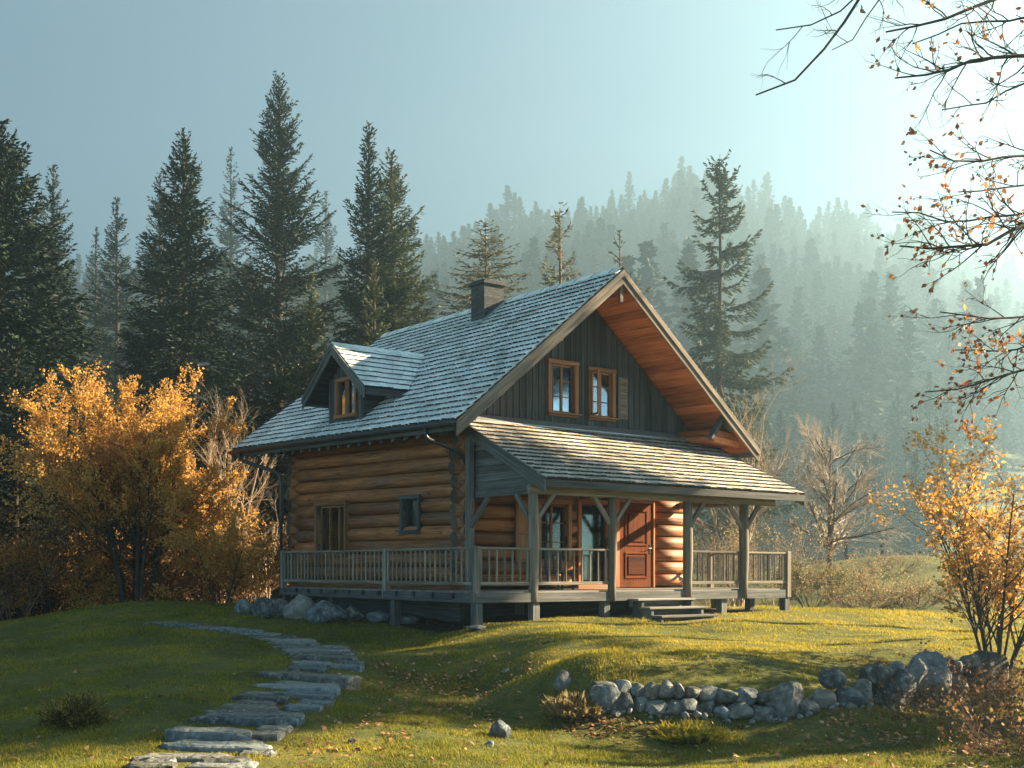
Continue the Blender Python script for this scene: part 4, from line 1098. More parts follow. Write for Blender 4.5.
def conifer(r, H, R, prof=0.85, whorls=50, per=6, droop=0.3, up_top=0.9, clump=0.23, dens=1.0, bare=0.06, gap=0.15, side=0.5, node=0.15, wfac=0.36, low_elev=-0.15, tw_step=0.16, top_thin=1.0):
    """returns trunk (V,Q), foliage (V,Q,tone). base at the origin"""
    hh = np.linspace(bare, 0.985, whorls)
    per = int(per*1.35); t = np.repeat(hh, per)+r.normal(0, 0.5/whorls, whorls*per)
    t = np.clip(t, bare*0.9, 0.99); t = t[r.random(len(t)) > gap]
    n = len(t); az = r.uniform(0, 2*PI, n)
    Lb = R*(np.clip(1-t, 0, 1)**prof)*r.uniform(0.68, 1.12, n)*np.where(r.random(n) < 0.08, 1.25, 1.0)+0.12
    # thinner low skirt
    Lb = Lb*np.clip(0.72+(t-bare)*2.0, 0.72, 1)
    el = low_elev+(up_top-low_elev)*t**1.3+r.normal(0, 0.10, n)
    k = 7; u = np.linspace(0, 1, k)
    rad = Lb[:, None]*u[None]*np.cos(el)[:, None]
    zz = t[:, None]*H+Lb[:, None]*(np.sin(el)[:, None]*u[None]-droop*np.clip(1.2-t, 0.2, 1)[:, None]*(u**1.6)[None]+0.55*droop*(u**4)[None])
    sw = r.normal(0, 0.12, n)[:, None]*u[None]**2
    P = np.stack([rad*np.cos(az[:, None]+sw), rad*np.sin(az[:, None]+sw), zz], -1)
    Rb = (0.012*Lb[:, None]+0.008)*(1.05-u[None])
    parts = [tube_batch(P, Rb, 3)]
    zt = np.linspace(-0.4, H*0.995, 14); tr = np.stack([0.02*H/18*np.sin(zt*0.5), 0.02*np.cos(zt*0.4), zt], -1)
    parts.append(tube_batch(tr[None], (0.0125*H*(1-np.clip(zt/H, 0, 1))**0.85+0.012)[None], 8))
    # twigs
    C, D, NN, LL, TN = [], [], [], [], []
    nodes = np.maximum((Lb/node).astype(int), 2)
    bi = np.repeat(np.arange(n), nodes)
    fr = np.concatenate([np.linspace(0.04, 0.98, m) for m in nodes])+r.normal(0, 0.02, len(bi)); fr = np.clip(fr, 0.04, 0.99)
    x = fr*(k-1); i0 = np.minimum(x.astype(int), k-2); f = (x-i0)[:, None]
    base = P[bi, i0]*(1-f)+P[bi, i0+1]*f; tan = unit(P[bi, i0+1]-P[bi, i0])
    hor = unit(np.cross(tan, np.array([0, 0, 1.0]))); upv = np.cross(hor, tan)
    # along the branch
    keep = r.random(len(bi)) < dens
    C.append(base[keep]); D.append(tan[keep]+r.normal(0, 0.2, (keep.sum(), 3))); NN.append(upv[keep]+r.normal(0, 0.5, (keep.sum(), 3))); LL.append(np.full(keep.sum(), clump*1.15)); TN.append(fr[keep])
    for sgn in (-1, 1):
        tl = side*Lb[bi]*(1.03-fr)**0.5*np.clip(fr*4, 0.25, 1)*r.uniform(0.6, 1.15, len(bi)); tl = np.clip(tl, 0.14, 1.4)
        td = unit(tan*0.80+sgn*hor*0.70-np.array([0, 0, 0.18+droop*0.35])+r.normal(0, 0.12, (len(bi), 3)))
        m = np.maximum((tl/tw_step+0.6).astype(int), 1)
        ti = np.repeat(np.arange(len(bi)), m); tf = np.concatenate([(np.arange(q)+0.5)/q for q in m])
        kp = r.random(len(ti)) < dens; ti, tf = ti[kp], tf[kp]
        c = base[ti]+td[ti]*(tl[ti]*tf)[:, None]-np.array([0, 0, 1.0])*(0.25*droop*tl[ti]*tf**2)[:, None]+r.normal(0, 0.02, (len(ti), 3))
        C.append(c); D.append(td[ti]+r.normal(0, 0.25, (len(ti), 3))); NN.append(upv[ti]+r.normal(0, 0.6, (len(ti), 3)))
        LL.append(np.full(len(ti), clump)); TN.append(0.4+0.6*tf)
    C, D, NN, LL, TN = map(np.concatenate, (C, D, NN, LL, TN))
    LL = LL*r.uniform(0.75, 1.35, len(LL))
    V, Q = leaf_quads(C, D, NN, LL, LL*wfac)
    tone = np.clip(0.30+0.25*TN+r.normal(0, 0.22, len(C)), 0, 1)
    tv, tq = join(parts)
    return tv, tq, V, Q, tone

def conifer_tree(name, loc, label, H, R, seed, mats=('bark', 'fir'), group=None, cat='tree', **kw):
    tv, tq, V, Q, tone = conifer(np.random.default_rng(seed), H, R, **kw)
    e = empty(name, loc, label, cat, group)
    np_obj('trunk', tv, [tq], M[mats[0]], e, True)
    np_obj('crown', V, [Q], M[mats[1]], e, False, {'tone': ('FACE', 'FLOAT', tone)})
    return e

def at_ground(px, d, dy=0.0):
    x = (px-512.0)/FPX*d; return np.array([x, d, gz(x, d)+dy])
def pine(name, label, px, ytop, d, rpx, seed, **kw):
    for k_, v_ in (('node', 0.15), ('tw_step', 0.125), ('clump', 0.23)):
        kw[k_] = kw.get(k_, v_)*max(1.0, d/75.0) if d < 280 else v_*d/75.0
    p = at_ground(px, d); H = (HORIZON-ytop)/FPX*d-p[2]
    return conifer_tree(name, p, label, H, 1.75*rpx/FPX*d, seed, group=kw.pop('group', 'conifers standing behind the cabin'), **kw)

# ---- the near and middle conifers
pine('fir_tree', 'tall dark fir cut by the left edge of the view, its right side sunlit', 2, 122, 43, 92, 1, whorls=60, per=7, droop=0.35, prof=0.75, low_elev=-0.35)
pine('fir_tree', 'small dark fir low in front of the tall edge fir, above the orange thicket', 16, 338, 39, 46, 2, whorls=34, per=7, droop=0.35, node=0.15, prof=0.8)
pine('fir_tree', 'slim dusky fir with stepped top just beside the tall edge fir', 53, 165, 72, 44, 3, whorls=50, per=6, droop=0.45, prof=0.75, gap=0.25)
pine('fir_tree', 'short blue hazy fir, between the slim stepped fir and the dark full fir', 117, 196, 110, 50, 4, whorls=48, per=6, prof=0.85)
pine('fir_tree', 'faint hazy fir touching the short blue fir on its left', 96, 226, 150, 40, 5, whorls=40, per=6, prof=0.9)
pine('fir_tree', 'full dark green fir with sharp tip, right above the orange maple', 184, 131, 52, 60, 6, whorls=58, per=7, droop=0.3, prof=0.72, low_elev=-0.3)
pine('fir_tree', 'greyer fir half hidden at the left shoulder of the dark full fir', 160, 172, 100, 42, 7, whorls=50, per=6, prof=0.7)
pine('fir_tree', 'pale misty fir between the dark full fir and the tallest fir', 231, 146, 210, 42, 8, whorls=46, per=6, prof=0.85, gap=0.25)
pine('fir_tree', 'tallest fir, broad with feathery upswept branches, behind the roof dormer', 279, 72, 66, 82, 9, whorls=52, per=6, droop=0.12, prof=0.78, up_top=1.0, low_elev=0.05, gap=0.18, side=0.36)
pine('fir_tree', 'pale small fir tip showing at the right flank of the tallest fir', 326, 190, 300, 34, 10, whorls=36, per=6, group='misty firs far behind')
pine('fir_tree', 'spire-topped dark fir, left one of the joined pair behind the roof', 369, 121, 60, 46, 11, whorls=54, per=6, droop=0.2, prof=0.75, up_top=0.95, gap=0.22)
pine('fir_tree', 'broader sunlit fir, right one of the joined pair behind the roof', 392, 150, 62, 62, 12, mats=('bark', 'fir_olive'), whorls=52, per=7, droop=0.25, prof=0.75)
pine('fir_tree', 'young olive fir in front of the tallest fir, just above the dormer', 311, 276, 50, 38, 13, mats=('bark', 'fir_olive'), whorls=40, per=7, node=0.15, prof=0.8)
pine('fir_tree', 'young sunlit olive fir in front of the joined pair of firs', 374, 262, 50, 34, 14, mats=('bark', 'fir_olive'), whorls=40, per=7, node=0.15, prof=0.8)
pine('fir_tree', 'dim fir low between the faint hazy fir and the slim stepped fir', 78, 300, 72, 50, 15, whorls=36, per=6)
pine('fir_tree', 'dim blue fir under the tallest fir, left of the young olive fir', 250, 262, 100, 56, 16, whorls=40, per=6)
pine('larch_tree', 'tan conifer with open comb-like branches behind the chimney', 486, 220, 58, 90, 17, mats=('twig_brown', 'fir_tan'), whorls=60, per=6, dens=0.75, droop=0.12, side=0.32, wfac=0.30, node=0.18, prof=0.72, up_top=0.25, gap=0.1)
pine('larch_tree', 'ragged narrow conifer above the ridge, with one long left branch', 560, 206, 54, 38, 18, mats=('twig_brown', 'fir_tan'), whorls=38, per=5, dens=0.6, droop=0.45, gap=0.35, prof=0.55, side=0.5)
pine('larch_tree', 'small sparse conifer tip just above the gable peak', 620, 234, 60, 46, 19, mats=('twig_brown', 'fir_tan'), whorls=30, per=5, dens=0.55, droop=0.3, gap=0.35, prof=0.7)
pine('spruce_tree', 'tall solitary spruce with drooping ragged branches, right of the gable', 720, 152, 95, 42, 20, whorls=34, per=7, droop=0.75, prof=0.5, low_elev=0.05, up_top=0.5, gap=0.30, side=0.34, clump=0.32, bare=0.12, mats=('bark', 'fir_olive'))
for i, (px, yt, d, rp, lab) in enumerate([(936,300,330,42,'tall misty fir beyond the orange bush, right of the others on the valley floor'),(792,338,320,34,'misty fir beside the solitary spruce, above the right barge board'),
        (846,372,360,32,'misty fir standing directly behind the bare hazel'),(872,352,420,30,'pale misty fir right behind the bare hazel crown'),(905,368,380,30,'misty fir left of the tall misty fir over the orange bush'),
        (964,352,420,32,'pale misty fir right of the tall misty fir'),(1004,340,360,36,'misty fir above the right orange bush near the edge'),(820,395,300,30,'low misty fir left of the bare hazel')]):
    pine('fir_tree', lab, px, yt, d, rp, 30+i, whorls=36, per=6, node=0.3, tw_step=0.3, clump=0.5, prof=0.85, group='misty firs on the valley floor')

# ---- unseen pines added right of the view to shade the left lawn
for i, (x, y, H, rr, b0, lab) in enumerate([(19.4, 22.2, 16.5, 5.0, 0.57, 'high crowned pine added out of view for shade, nearest of three'), (20.6, 26.0, 17.5, 5.3, 0.56, 'high crowned pine added out of view for shade, middle one of three'), (20.8, 30.2, 18.0, 5.2, 0.61, 'high crowned pine added out of view for shade, farthest of three')]):
    conifer_tree('shade_pine', (x, y, gz(x, y)), lab, H, rr, 140+i, group='unseen pines added for shade', whorls=34, per=7, bare=b0, prof=0.32, droop=0.04, low_elev=0.12, node=0.2, gap=0.1)
mid = None
rm = np.random.default_rng(77)
tv, tq, V, Q, tone = conifer(np.random.default_rng(501), 20.0, 4.6, whorls=34, per=6, node=0.32, tw_step=0.32, clump=0.55, prof=0.85, gap=0.15)
tv2, tq2, V2, Q2, tone2 = conifer(np.random.default_rng(502), 20.0, 3.8, whorls=32, per=6, node=0.32, tw_step=0.32, clump=0.55, prof=0.7, gap=0.2, droop=0.5)
MP = [np_obj('fir_tree', np.concatenate([a, b]), [np.concatenate([q, r_+len(a)])], M['fir'], None, False, {'tone': ('FACE', 'FLOAT', np.concatenate([t_, np.full(len(r_), 0.1)]))}) for a, q, t_, b, r_ in ((V, Q, tone, tv, tq), (V2, Q2, tone2, tv2, tq2))]
for i in range(64):
    px = 640+430*(i+rm.uniform(0, 1))/64 if i < 46 else rm.uniform(-20, 440); d = rm.uniform(150, 250); x = (px-512)/FPX*d
    o = MP[i] if i < 2 else copy_obj(MP[i % 2])
    sc = rm.uniform(0.75, 1.25)*d/190; o.scale = (sc, sc, sc); o.rotation_euler = (0, 0, rm.uniform(0, 6.28)); o.location = (x, d, gz(x, d)-0.3)
    tag(o, 'misty fir in the dim belt of trees at the foot of the hill', 'tree', 'misty firs massed at the foot of the hill')
# ---- far forest on the hill: the ridge trees are things, the rest one mass
def small_conifer(seed, H=38.0, R=10.0):
    r = np.random.default_rng(seed)
    return conifer(r, H, R, whorls=28, per=6, node=1.9, tw_step=1.9, clump=2.1, wfac=0.46, droop=0.25, prof=0.95, gap=0.1, bare=0.03, up_top=0.3)
protos = []
for sd in range(6):
    tv, tq, V, Q, tone = small_conifer(400+sd)
    protos.append((np.concatenate([V, tv[-14*8:]]), np.concatenate([Q, tq[-13*8:]-tq[-13*8:].min()+len(V)]), np.concatenate([tone, np.full(13*8, 0.1)])))
rf = np.random.default_rng(5)
pmesh = []
for (V, Q, tn) in protos:
    o = np_obj('hill_fir', V, [Q], M['fir_far'], None, False, {'tone': ('FACE', 'FLOAT', tn)}); pmesh.append(o)
cand = []
for k in range(130):
    u = -0.50+1.0*(k+rf.uniform(-1.2, 1.2))/130; d = RD+rf.uniform(-40, 18)
    cand.append((u*d, d))
for i, (x, y) in enumerate(cand):
    o = pmesh[i] if i < len(pmesh) else copy_obj(pmesh[i % len(pmesh)])
    s = rf.uniform(0.6, 1.1)*(0.65+0.9*float(vnoise(np.array([x/30.0]), np.array([0.5]), 21)[0]))*(1.0+0.45*(rf.random() < 0.12))
    o.location = (x, y, gz(x, y)-0.9); o.scale = (s*rf.uniform(0.8, 1.05),)*2+(s,); o.rotation_euler = (0, 0, rf.uniform(0, 6.28))
    tag(o, 'small hazy fir of the dense row along the distant hill crest', 'tree', 'hazy firs along the hill crest')
N = 2300
xs = rf.uniform(-500, 500, N*3); ys = 260+(RD-260)*rf.uniform(0, 1, N*3)**0.85; kp = np.abs(xs/ys) < 0.56; xs, ys = xs[kp][:N], ys[kp][:N]
zs = ground_z(xs, ys); VV, QQ, TT = [], [], []; b = 0
for i in range(len(xs)):
    V, Q, tn = protos[i % 6]; a = rf.uniform(0, 6.28); s = rf.uniform(0.6, 1.1)*(0.6+0.9*float(vnoise(np.array([xs[i]/45.0]), np.array([ys[i]/45.0]), 22)[0])); c_, s_ = math.cos(a)*s, math.sin(a)*s
    if ys[i] > 150: sel = None
    VV.append(np.stack([xs[i]+V[:, 0]*c_-V[:, 1]*s_, ys[i]+V[:, 0]*s_+V[:, 1]*c_, zs[i]-0.9+V[:, 2]*s], 1)); QQ.append(Q+b); TT.append(tn); b += len(V)
o = np_obj('forest', np.concatenate(VV), [np.concatenate(QQ)], M['fir_far'], None, False, {'tone': ('FACE', 'FLOAT', np.concatenate(TT))})
tag(o, 'hazy conifer forest covering the far hillside', kind='stuff'); del VV, QQ, TT

# ---- broadleaf trees and shrubs
def grow(r, P, R, n, lr, ang, k, wander=0.12, up=0.15, r_ratio=0.6, f0=0.25, f1=1.0, taper=0.7):
    """children of a batch of limbs: n per limb, length lr of the parent's, leaving at about ang radians"""
    b, kk, _ = P.shape
    f = np.sort(r.uniform(f0, f1, (b, n)), 1); f[:, -1] = f1
    x = f*(kk-1); i0 = np.minimum(x.astype(int), kk-2); w = (x-i0)[..., None]; bi = np.arange(b)[:, None]
    base = P[bi, i0]*(1-w)+P[bi, i0+1]*w; tan = unit(P[bi, i0+1]-P[bi, i0]); Rb = R[bi, i0]*(1-w[..., 0])+R[bi, i0+1]*w[..., 0]
    L = np.linalg.norm(np.diff(P, axis=1), axis=-1).sum(1)[:, None]*lr*r.uniform(0.65, 1.2, (b, n))*(1.15-0.45*f)
    base, tan, Rb, L = base.reshape(-1, 3), tan.reshape(-1, 3), Rb.reshape(-1), L.reshape(-1)
    m = len(base); perp = unit(np.cross(tan, r.normal(size=(m, 3)))); a = ang*r.uniform(0.6, 1.3, m)[:, None]
    d = unit(tan*np.cos(a)+perp*np.sin(a)); Q = [base]; step = (L/(k-1))[:, None]
    for i in range(k-1):
        Q.append(Q[-1]+d*step); d = unit(d+r.normal(0, wander, (m, 3))+np.array([0, 0, up]))
    Q = np.stack(Q, 1); rr = np.minimum(Rb*0.9, Rb*r_ratio+0.0015)
    return Q, rr[:, None]*np.linspace(1, 1-taper, k)[None]
def stems(r, n, H, spread, rad, k=8, lean=None, base_r=0.15):
    az = np.linspace(0, 2*PI, n, endpoint=False)+r.uniform(-0.5, 0.5, n); sp = spread*r.uniform(0.5, 1.1, n)
    h = H*r.uniform(0.75, 1.05, n); u = np.linspace(0, 1, k)
    if n == 1: sp[:] = spread*0.2
    P = np.stack([np.cos(az)[:, None]*(base_r+sp[:, None]*u[None]**1.2), np.sin(az)[:, None]*(base_r+sp[:, None]*u[None]**1.2), h[:, None]*u[None]-0.15*(1-u[None])], -1)
    P = P+np.cumsum(r.normal(0, 0.02*H/k, P.shape), axis=1)*(u[None, :, None])
    if lean is not None: P = P+np.array(lean)[None, None]*u[None, :, None]**1.5
    return P, (rad*r.uniform(0.7, 1.1, n))[:, None]*np.linspace(1, 0.25, k)[None]
def broadleaf(r, n, H, spread, rad, levels, leaves=0, leaf=0.09, up=0.15, leaf_levels=2, jitter=0.08, sides=(7, 5, 4, 3, 3), base_r=0.15, lean=None, wander=0.12):
    P, R = stems(r, n, H, spread, rad, lean=lean, base_r=base_r); bt = [(P, R)]
    for (m, lr, ang, k) in levels: P, R = grow(r, P, R, m, lr, ang, k, up=up, wander=wander); bt.append((P, R))
    tv, tq = join([tube_batch(p, q, sides[min(i, 4)]) for i, (p, q) in enumerate(bt)])
    out = None
    if leaves:
        pts = np.concatenate([p[:, 1:].reshape(-1, 3) for p, _ in bt[-leaf_levels:]]); dr = np.concatenate([np.diff(p, axis=1).reshape(-1, 3) for p, _ in bt[-leaf_levels:]])
        ii = r.integers(0, len(pts), leaves)
        C = pts[ii]-dr[ii]*r.uniform(0, 1, (leaves, 1))+r.normal(0, jitter, (leaves, 3))
        Ls = leaf*r.uniform(0.6, 1.4, leaves)
        V, Q = leaf_quads(C, unit(dr[ii])+r.normal(0, 0.8, (leaves, 3))-np.array([0, 0, 0.3]), r.normal(0, 1, (leaves, 3))+np.array([0, 0, 0.6]), Ls, Ls*0.72)
        out = (V, Q, np.clip(r.normal(0.5, 0.24, leaves), 0, 1))
    return (tv, tq), out
def broad_tree(name, loc, label, cat, seed, mats, group=None, trunk='trunk', crown='crown', twig=None, **kw):
    t_, lv = broadleaf(np.random.default_rng(seed), **kw)
    if twig:            # the fine outer twigs are their own part in their own bark
        n0 = kw['n']; sides = (7, 5, 4, 3, 3); cnt = [n0*8*7]; nq = [n0*7*7]; m = n0
        for i, (q, _, _, k) in enumerate(kw['levels']):
            m *= q; cnt.append(m*k*sides[i+1]); nq.append(m*(k-1)*sides[i+1])
        va, qa = sum(cnt[:2]), sum(nq[:2])
    e = empty(name, loc, label, cat, group)
    if twig:
        np_obj(trunk, t_[0][:va], [t_[1][:qa]], M[mats[0]], e, True); np_obj('crown', t_[0][va:], [t_[1][qa:]-va], M[twig], e, True)
    else: np_obj(trunk, t_[0], [t_[1]], M[mats[0]], e, True)
    if lv: np_obj(crown, lv[0], [lv[1]], M[mats[1]], e, False, {'tone': ('FACE', 'FLOAT', lv[2])})
    return e
# orange maple left of the cabin, with its smaller neighbours
broad_tree('maple_tree', at_ground(136, 36.5), 'large orange maple with several dark stems, left of the cabin', 'tree', 57, ('bark', 'orange'), None,
           n=9, H=6.0, spread=1.5, rad=0.11, levels=[(10, 0.55, 0.75, 6), (7, 0.55, 0.6, 5), (6, 0.55, 0.6, 4)], leaves=80000, leaf=0.082, up=0.02, jitter=0.06, base_r=0.35)
broad_tree('maple_bush', at_ground(222, 36.0), 'low golden bush with drooping leaves beside the downpipe', 'bush', 52, ('bark', 'orange'), None,
           n=6, H=2.5, spread=1.1, rad=0.05, levels=[(6, 0.6, 0.7, 5), (6, 0.55, 0.6, 4)], leaves=11000, leaf=0.08, up=-0.02, jitter=0.07)
broad_tree('maple_bush', at_ground(60, 37.5), 'dull orange bush growing left of the large maple', 'bush', 53, ('bark', 'orange'), None,
           n=7, H=2.7, spread=1.7, rad=0.06, levels=[(7, 0.6, 0.7, 5), (6, 0.55, 0.6, 4)], leaves=14000, leaf=0.08, up=0.02, jitter=0.12)
broad_tree('thicket_bush', at_ground(12, 35.5), 'brown half-bare bush at the left edge of the lawn', 'bush', 54, ('twig_brown', 'brownleaf'), None,
           n=9, H=3.2, spread=1.8, rad=0.045, levels=[(7, 0.6, 0.7, 5), (6, 0.5, 0.6, 4)], leaves=4500, leaf=0.10, up=0.02, jitter=0.12)
for i, (px, d, H, lab) in enumerate([(98, 38.5, 2.4, 'low brown bush between the dull orange bush and the maple stems'), (172, 38.5, 2.2, 'low brown bush behind the right stems of the maple'), (245, 39, 2.6, 'tangled brown bush just left of the back downpipe'), (36, 39, 2.6, 'low brown bush behind the half-bare edge bush'), (205, 40.5, 2.8, 'brown bush under the bare tan tree')]):
    broad_tree('thicket_bush', at_ground(px, d), lab, 'bush', 60+i, ('twig_brown', 'brownleaf'), 'brown bushes behind the lawn', n=9, H=H, spread=1.6, rad=0.04, levels=[(6, 0.6, 0.7, 5), (6, 0.5, 0.6, 4)], leaves=3500, leaf=0.10, up=0.03, jitter=0.14)
broad_tree('bare_tree', at_ground(222, 43), 'bare tan tree with upright twigs behind the orange maple', 'tree', 70, ('twig_tan', 'orange'), None,
           n=5, H=8.8, spread=1.7, rad=0.09, levels=[(10, 0.40, 0.6, 6), (8, 0.5, 0.55, 5), (6, 0.5, 0.5, 4)], leaves=0, up=0.10, base_r=0.08)
broad_tree('bare_tree', at_ground(262, 45), 'thin pale bare tree seen past the eave beside the downpipe', 'tree', 71, ('twig_tan', 'orange'), None,
           n=2, H=5.6, spread=0.6, rad=0.07, levels=[(7, 0.4, 0.5, 6), (6, 0.5, 0.5, 5), (4, 0.5, 0.5, 4)], leaves=0, up=0.12)
# right side: hazel, golden bare tree behind the roof, brown shrubs
broad_tree('hazel_tree', at_ground(829, 50), 'bare rosy twigged hazel alone on the hazy meadow', 'tree', 72, ('bark', 'orange'), None, twig='twig_rose',
           n=1, H=8.0, spread=0.6, rad=0.15, levels=[(30, 0.44, 1.0, 7), (12, 0.45, 0.6, 5), (11, 0.5, 0.5, 4)], leaves=0, up=0.07, base_r=0.0)
broad_tree('bare_tree', at_ground(738, 47), 'pale twigged bare tree behind the right barge board', 'tree', 73, ('twig_tan', 'fir_tan'), None,
           n=4, H=8.4, spread=1.6, rad=0.10, levels=[(9, 0.42, 0.7, 6), (8, 0.5, 0.6, 5), (6, 0.5, 0.5, 4)], leaves=2200, leaf=0.055, up=0.07)
for i, (px, d, H, sp, lab, mt) in enumerate([(775, 44, 2.6, 2.0, 'tan twiggy bush seen through the porch behind the right railing', 'twig_tan'), (846, 48, 0.8, 1.2, 'tan twiggy bush under the bare hazel', 'twig_tan'), (716, 46, 3.0, 1.5, 'tan bush seen between the right porch posts', 'twig_tan'),
        (868, 40, 0.55, 1.7, 'low brown bush on the edge of the lawn under the hazel', 'twig_brown'), (918, 39, 0.62, 1.6, 'low brown bush on the edge of the lawn before the orange bush', 'twig_brown'), (812, 43.5, 1.0, 1.2, 'dark rounded bush by the trunk of the hazel', 'bark'), (893, 58, 0.8, 1.4, 'grey twiggy bush by the far fence', 'twig_brown')]):
    broad_tree('twig_bush', at_ground(px, d), lab, 'bush', 80+i, (mt, 'dry' if mt != 'bark' else 'shrub'), None, n=14, H=H, spread=sp, rad=0.022, levels=[(6, 0.6, 0.6, 5), (6, 0.55, 0.6, 4), (3, 0.5, 0.6, 3)],
               leaves=2200 if mt != 'bark' else 7000, leaf=0.07, up=0.04, base_r=0.3, jitter=0.06)
# orange bush at the right end of the stone wall
broad_tree('orange_bush', hit(996, 684), 'orange leaved many-stemmed bush at the right end of the stone wall', 'bush', 90, ('twig_dark', 'orange'), None,
           n=13, H=3.0, spread=1.3, rad=0.032, levels=[(7, 0.48, 0.6, 6), (6, 0.5, 0.6, 5), (4, 0.5, 0.6, 4)], leaves=9500, leaf=0.07, up=0.05, leaf_levels=1, jitter=0.04, base_r=0.10, lean=(0.0, 0, 0))
for i, (x, y, H, lab) in enumerate([(12.6, 16.8, 4.6, 'brown leaved hazel added out of view for shade, taller of two'), (12.2, 14.2, 2.7, 'brown leaved hazel added out of view for shade, lower of two')]):
    broad_tree('hazel_tree', (x, y, gz(x, y)), lab, 'tree', 95+i, ('bark', 'brownleaf'), 'unseen hazels added for shade',
           n=9, H=H, spread=0.8, rad=0.05, levels=[(8, 0.32, 0.7, 6), (6, 0.45, 0.6, 5)], leaves=14000, leaf=0.13, up=0.05, jitter=0.12)  # unseen hazels added to shade the foot of the wall and lower right corner
# brambles in the lower right corner
for i, (px, py, H, lab) in enumerate([(985, 705, 0.45, 'tangle of dead brambles at the foot of the orange bush'), (1012, 722, 0.6, 'dead bramble tangle at the right edge below the orange bush'), (938, 706, 0.26, 'low dead brambles against the right part of the stone wall'), (1010, 752, 0.5, 'dead bramble tangle in the lower right corner'), (950, 728, 0.34, 'low brown bracken patch in front of the right part of the wall')]):
    broad_tree('bramble', hit(px, py), lab, 'bramble', 100+i, ('twig_brown', 'brownleaf'), 'dead brambles near the orange bush', n=16, H=H, spread=0.75, rad=0.008, levels=[(5, 0.6, 0.8, 5), (4, 0.5, 0.8, 4)], leaves=900, leaf=0.05, up=-0.04, base_r=0.2, jitter=0.05, wander=0.25)
# small shrubs of the lawn
def dome(name, p, label, cat, seed, r0, h0, mat, n=5000, leaf=0.03, stem='twig_brown', elong=1.3):
    r = np.random.default_rng(seed); e = empty(name, p, label, cat)
    v = r.normal(size=(n, 3)); v = unit(v); v[:, 2] = np.abs(v[:, 2]); q = r.uniform(0.40, 1.08, n)[:, None]*(1+0.9*(vnoise(v[:, 0]*4+9, v[:, 1]*4+v[:, 2]*3, seed)-0.5))[:, None]
    C = v*q*np.array([r0, r0*0.8, h0]); L = leaf*r.uniform(0.6, 1.5, n)
    V, Q = leaf_quads(C, v+r.normal(0, 0.5, (n, 3))+np.array([0, 0, 0.5]), r.normal(size=(n, 3)), L*elong, L*0.5)
    np_obj('crown', V, [Q], M[mat], e, False, {'tone': ('FACE', 'FLOAT', np.clip(0.15+0.45*q[:, 0]+r.normal(0, 0.22, n), 0, 1))})
    P, R = stems(r, 30, h0*1.15, r0*0.95, 0.006, base_r=0.03); tv, tq = tube_batch(P, R, 4); np_obj('stem', tv, [tq], M[stem], e, True)
    return e
dome('shrub', hit(74, 724), 'small rounded ochre tipped shrub alone on the shaded lawn', 'shrub', 110, 0.40, 0.34, 'shrub', 7000, 0.032)
dome('grass_tussock', hit(574, 714), 'ochre tuft of long grass at the left end of the stone wall', 'grass tuft', 111, 0.36, 0.20, 'dry', 2600, 0.07, elong=2.2)
for i, (px, py, w, lab) in enumerate([(690, 738, 0.4, 'light green tuft of tall grass in front of the middle of the stone wall')]):
    dome('grass_tussock', hit(px, py), lab, 'grass tuft', 112+i, w, 0.12, 'grass', 1500, 0.07, elong=2.4)

# ---- hazy fence across the far meadow
fx = [(846, 66), (882, 70), (920, 74), (960, 78), (1003, 82)]
f0 = at_ground(*fx[0]); fence = empty('wooden_fence', f0, 'hazy wooden rail fence crossing the far meadow behind the bushes', 'fence')
tops = []
for (px, d) in fx:
    p = at_ground(px, d); tops.append(p)
    mb = MB(); mb.box(p[0]-0.08, p[0]+0.08, p[1]-0.08, p[1]+0.08, p[2]-0.2, p[2]+1.55); mb.build('post', M['fence'], fence, xf=None)
for a, b in zip(tops[:-1], tops[1:]):
    for h in (0.35, 0.8, 1.25): mb = MB(); mb.beam(a+(0, -0.1, h), b+(0, -0.1, h), 0.05, 0.16); mb.build('rail', M['fence'], fence, xf=None)

# ---- tree outside the right edge whose branches hang into the view
def px_path(pts): return np.array([W(*p) for p in pts])
def resample(P, k):
    s = np.concatenate([[0], np.cumsum(np.linalg.norm(np.diff(P, axis=0), axis=1))]); t = np.linspace(0, s[-1], k)
    return np.stack([np.interp(t, s, P[:, i]) for i in range(3)], 1)
ro = np.random.default_rng(44)
tb = np.array([7.6, 11.0, 0.0]); tb[2] = gz(tb[0], tb[1])
otree = empty('overhanging_tree', tb, 'nearly bare tree at the right edge, dark branches with russet leaves overhead', 'tree')
tk = np.array([tb+(0, 0, -0.2), tb+(0.05, 0, 2.0), tb+(-0.1, -0.2, 4.2), tb+(-0.3, -0.3, 6.4), tb+(-0.5, -0.3, 8.6)])
zt = np.linspace(0, 1, 10); TK = resample(tk, 10)
tparts = [tube_batch(TK[None], np.linspace(0.24, 0.09, 10)[None], 10)]
def trunk_at(f): return TK[int(f*9)]
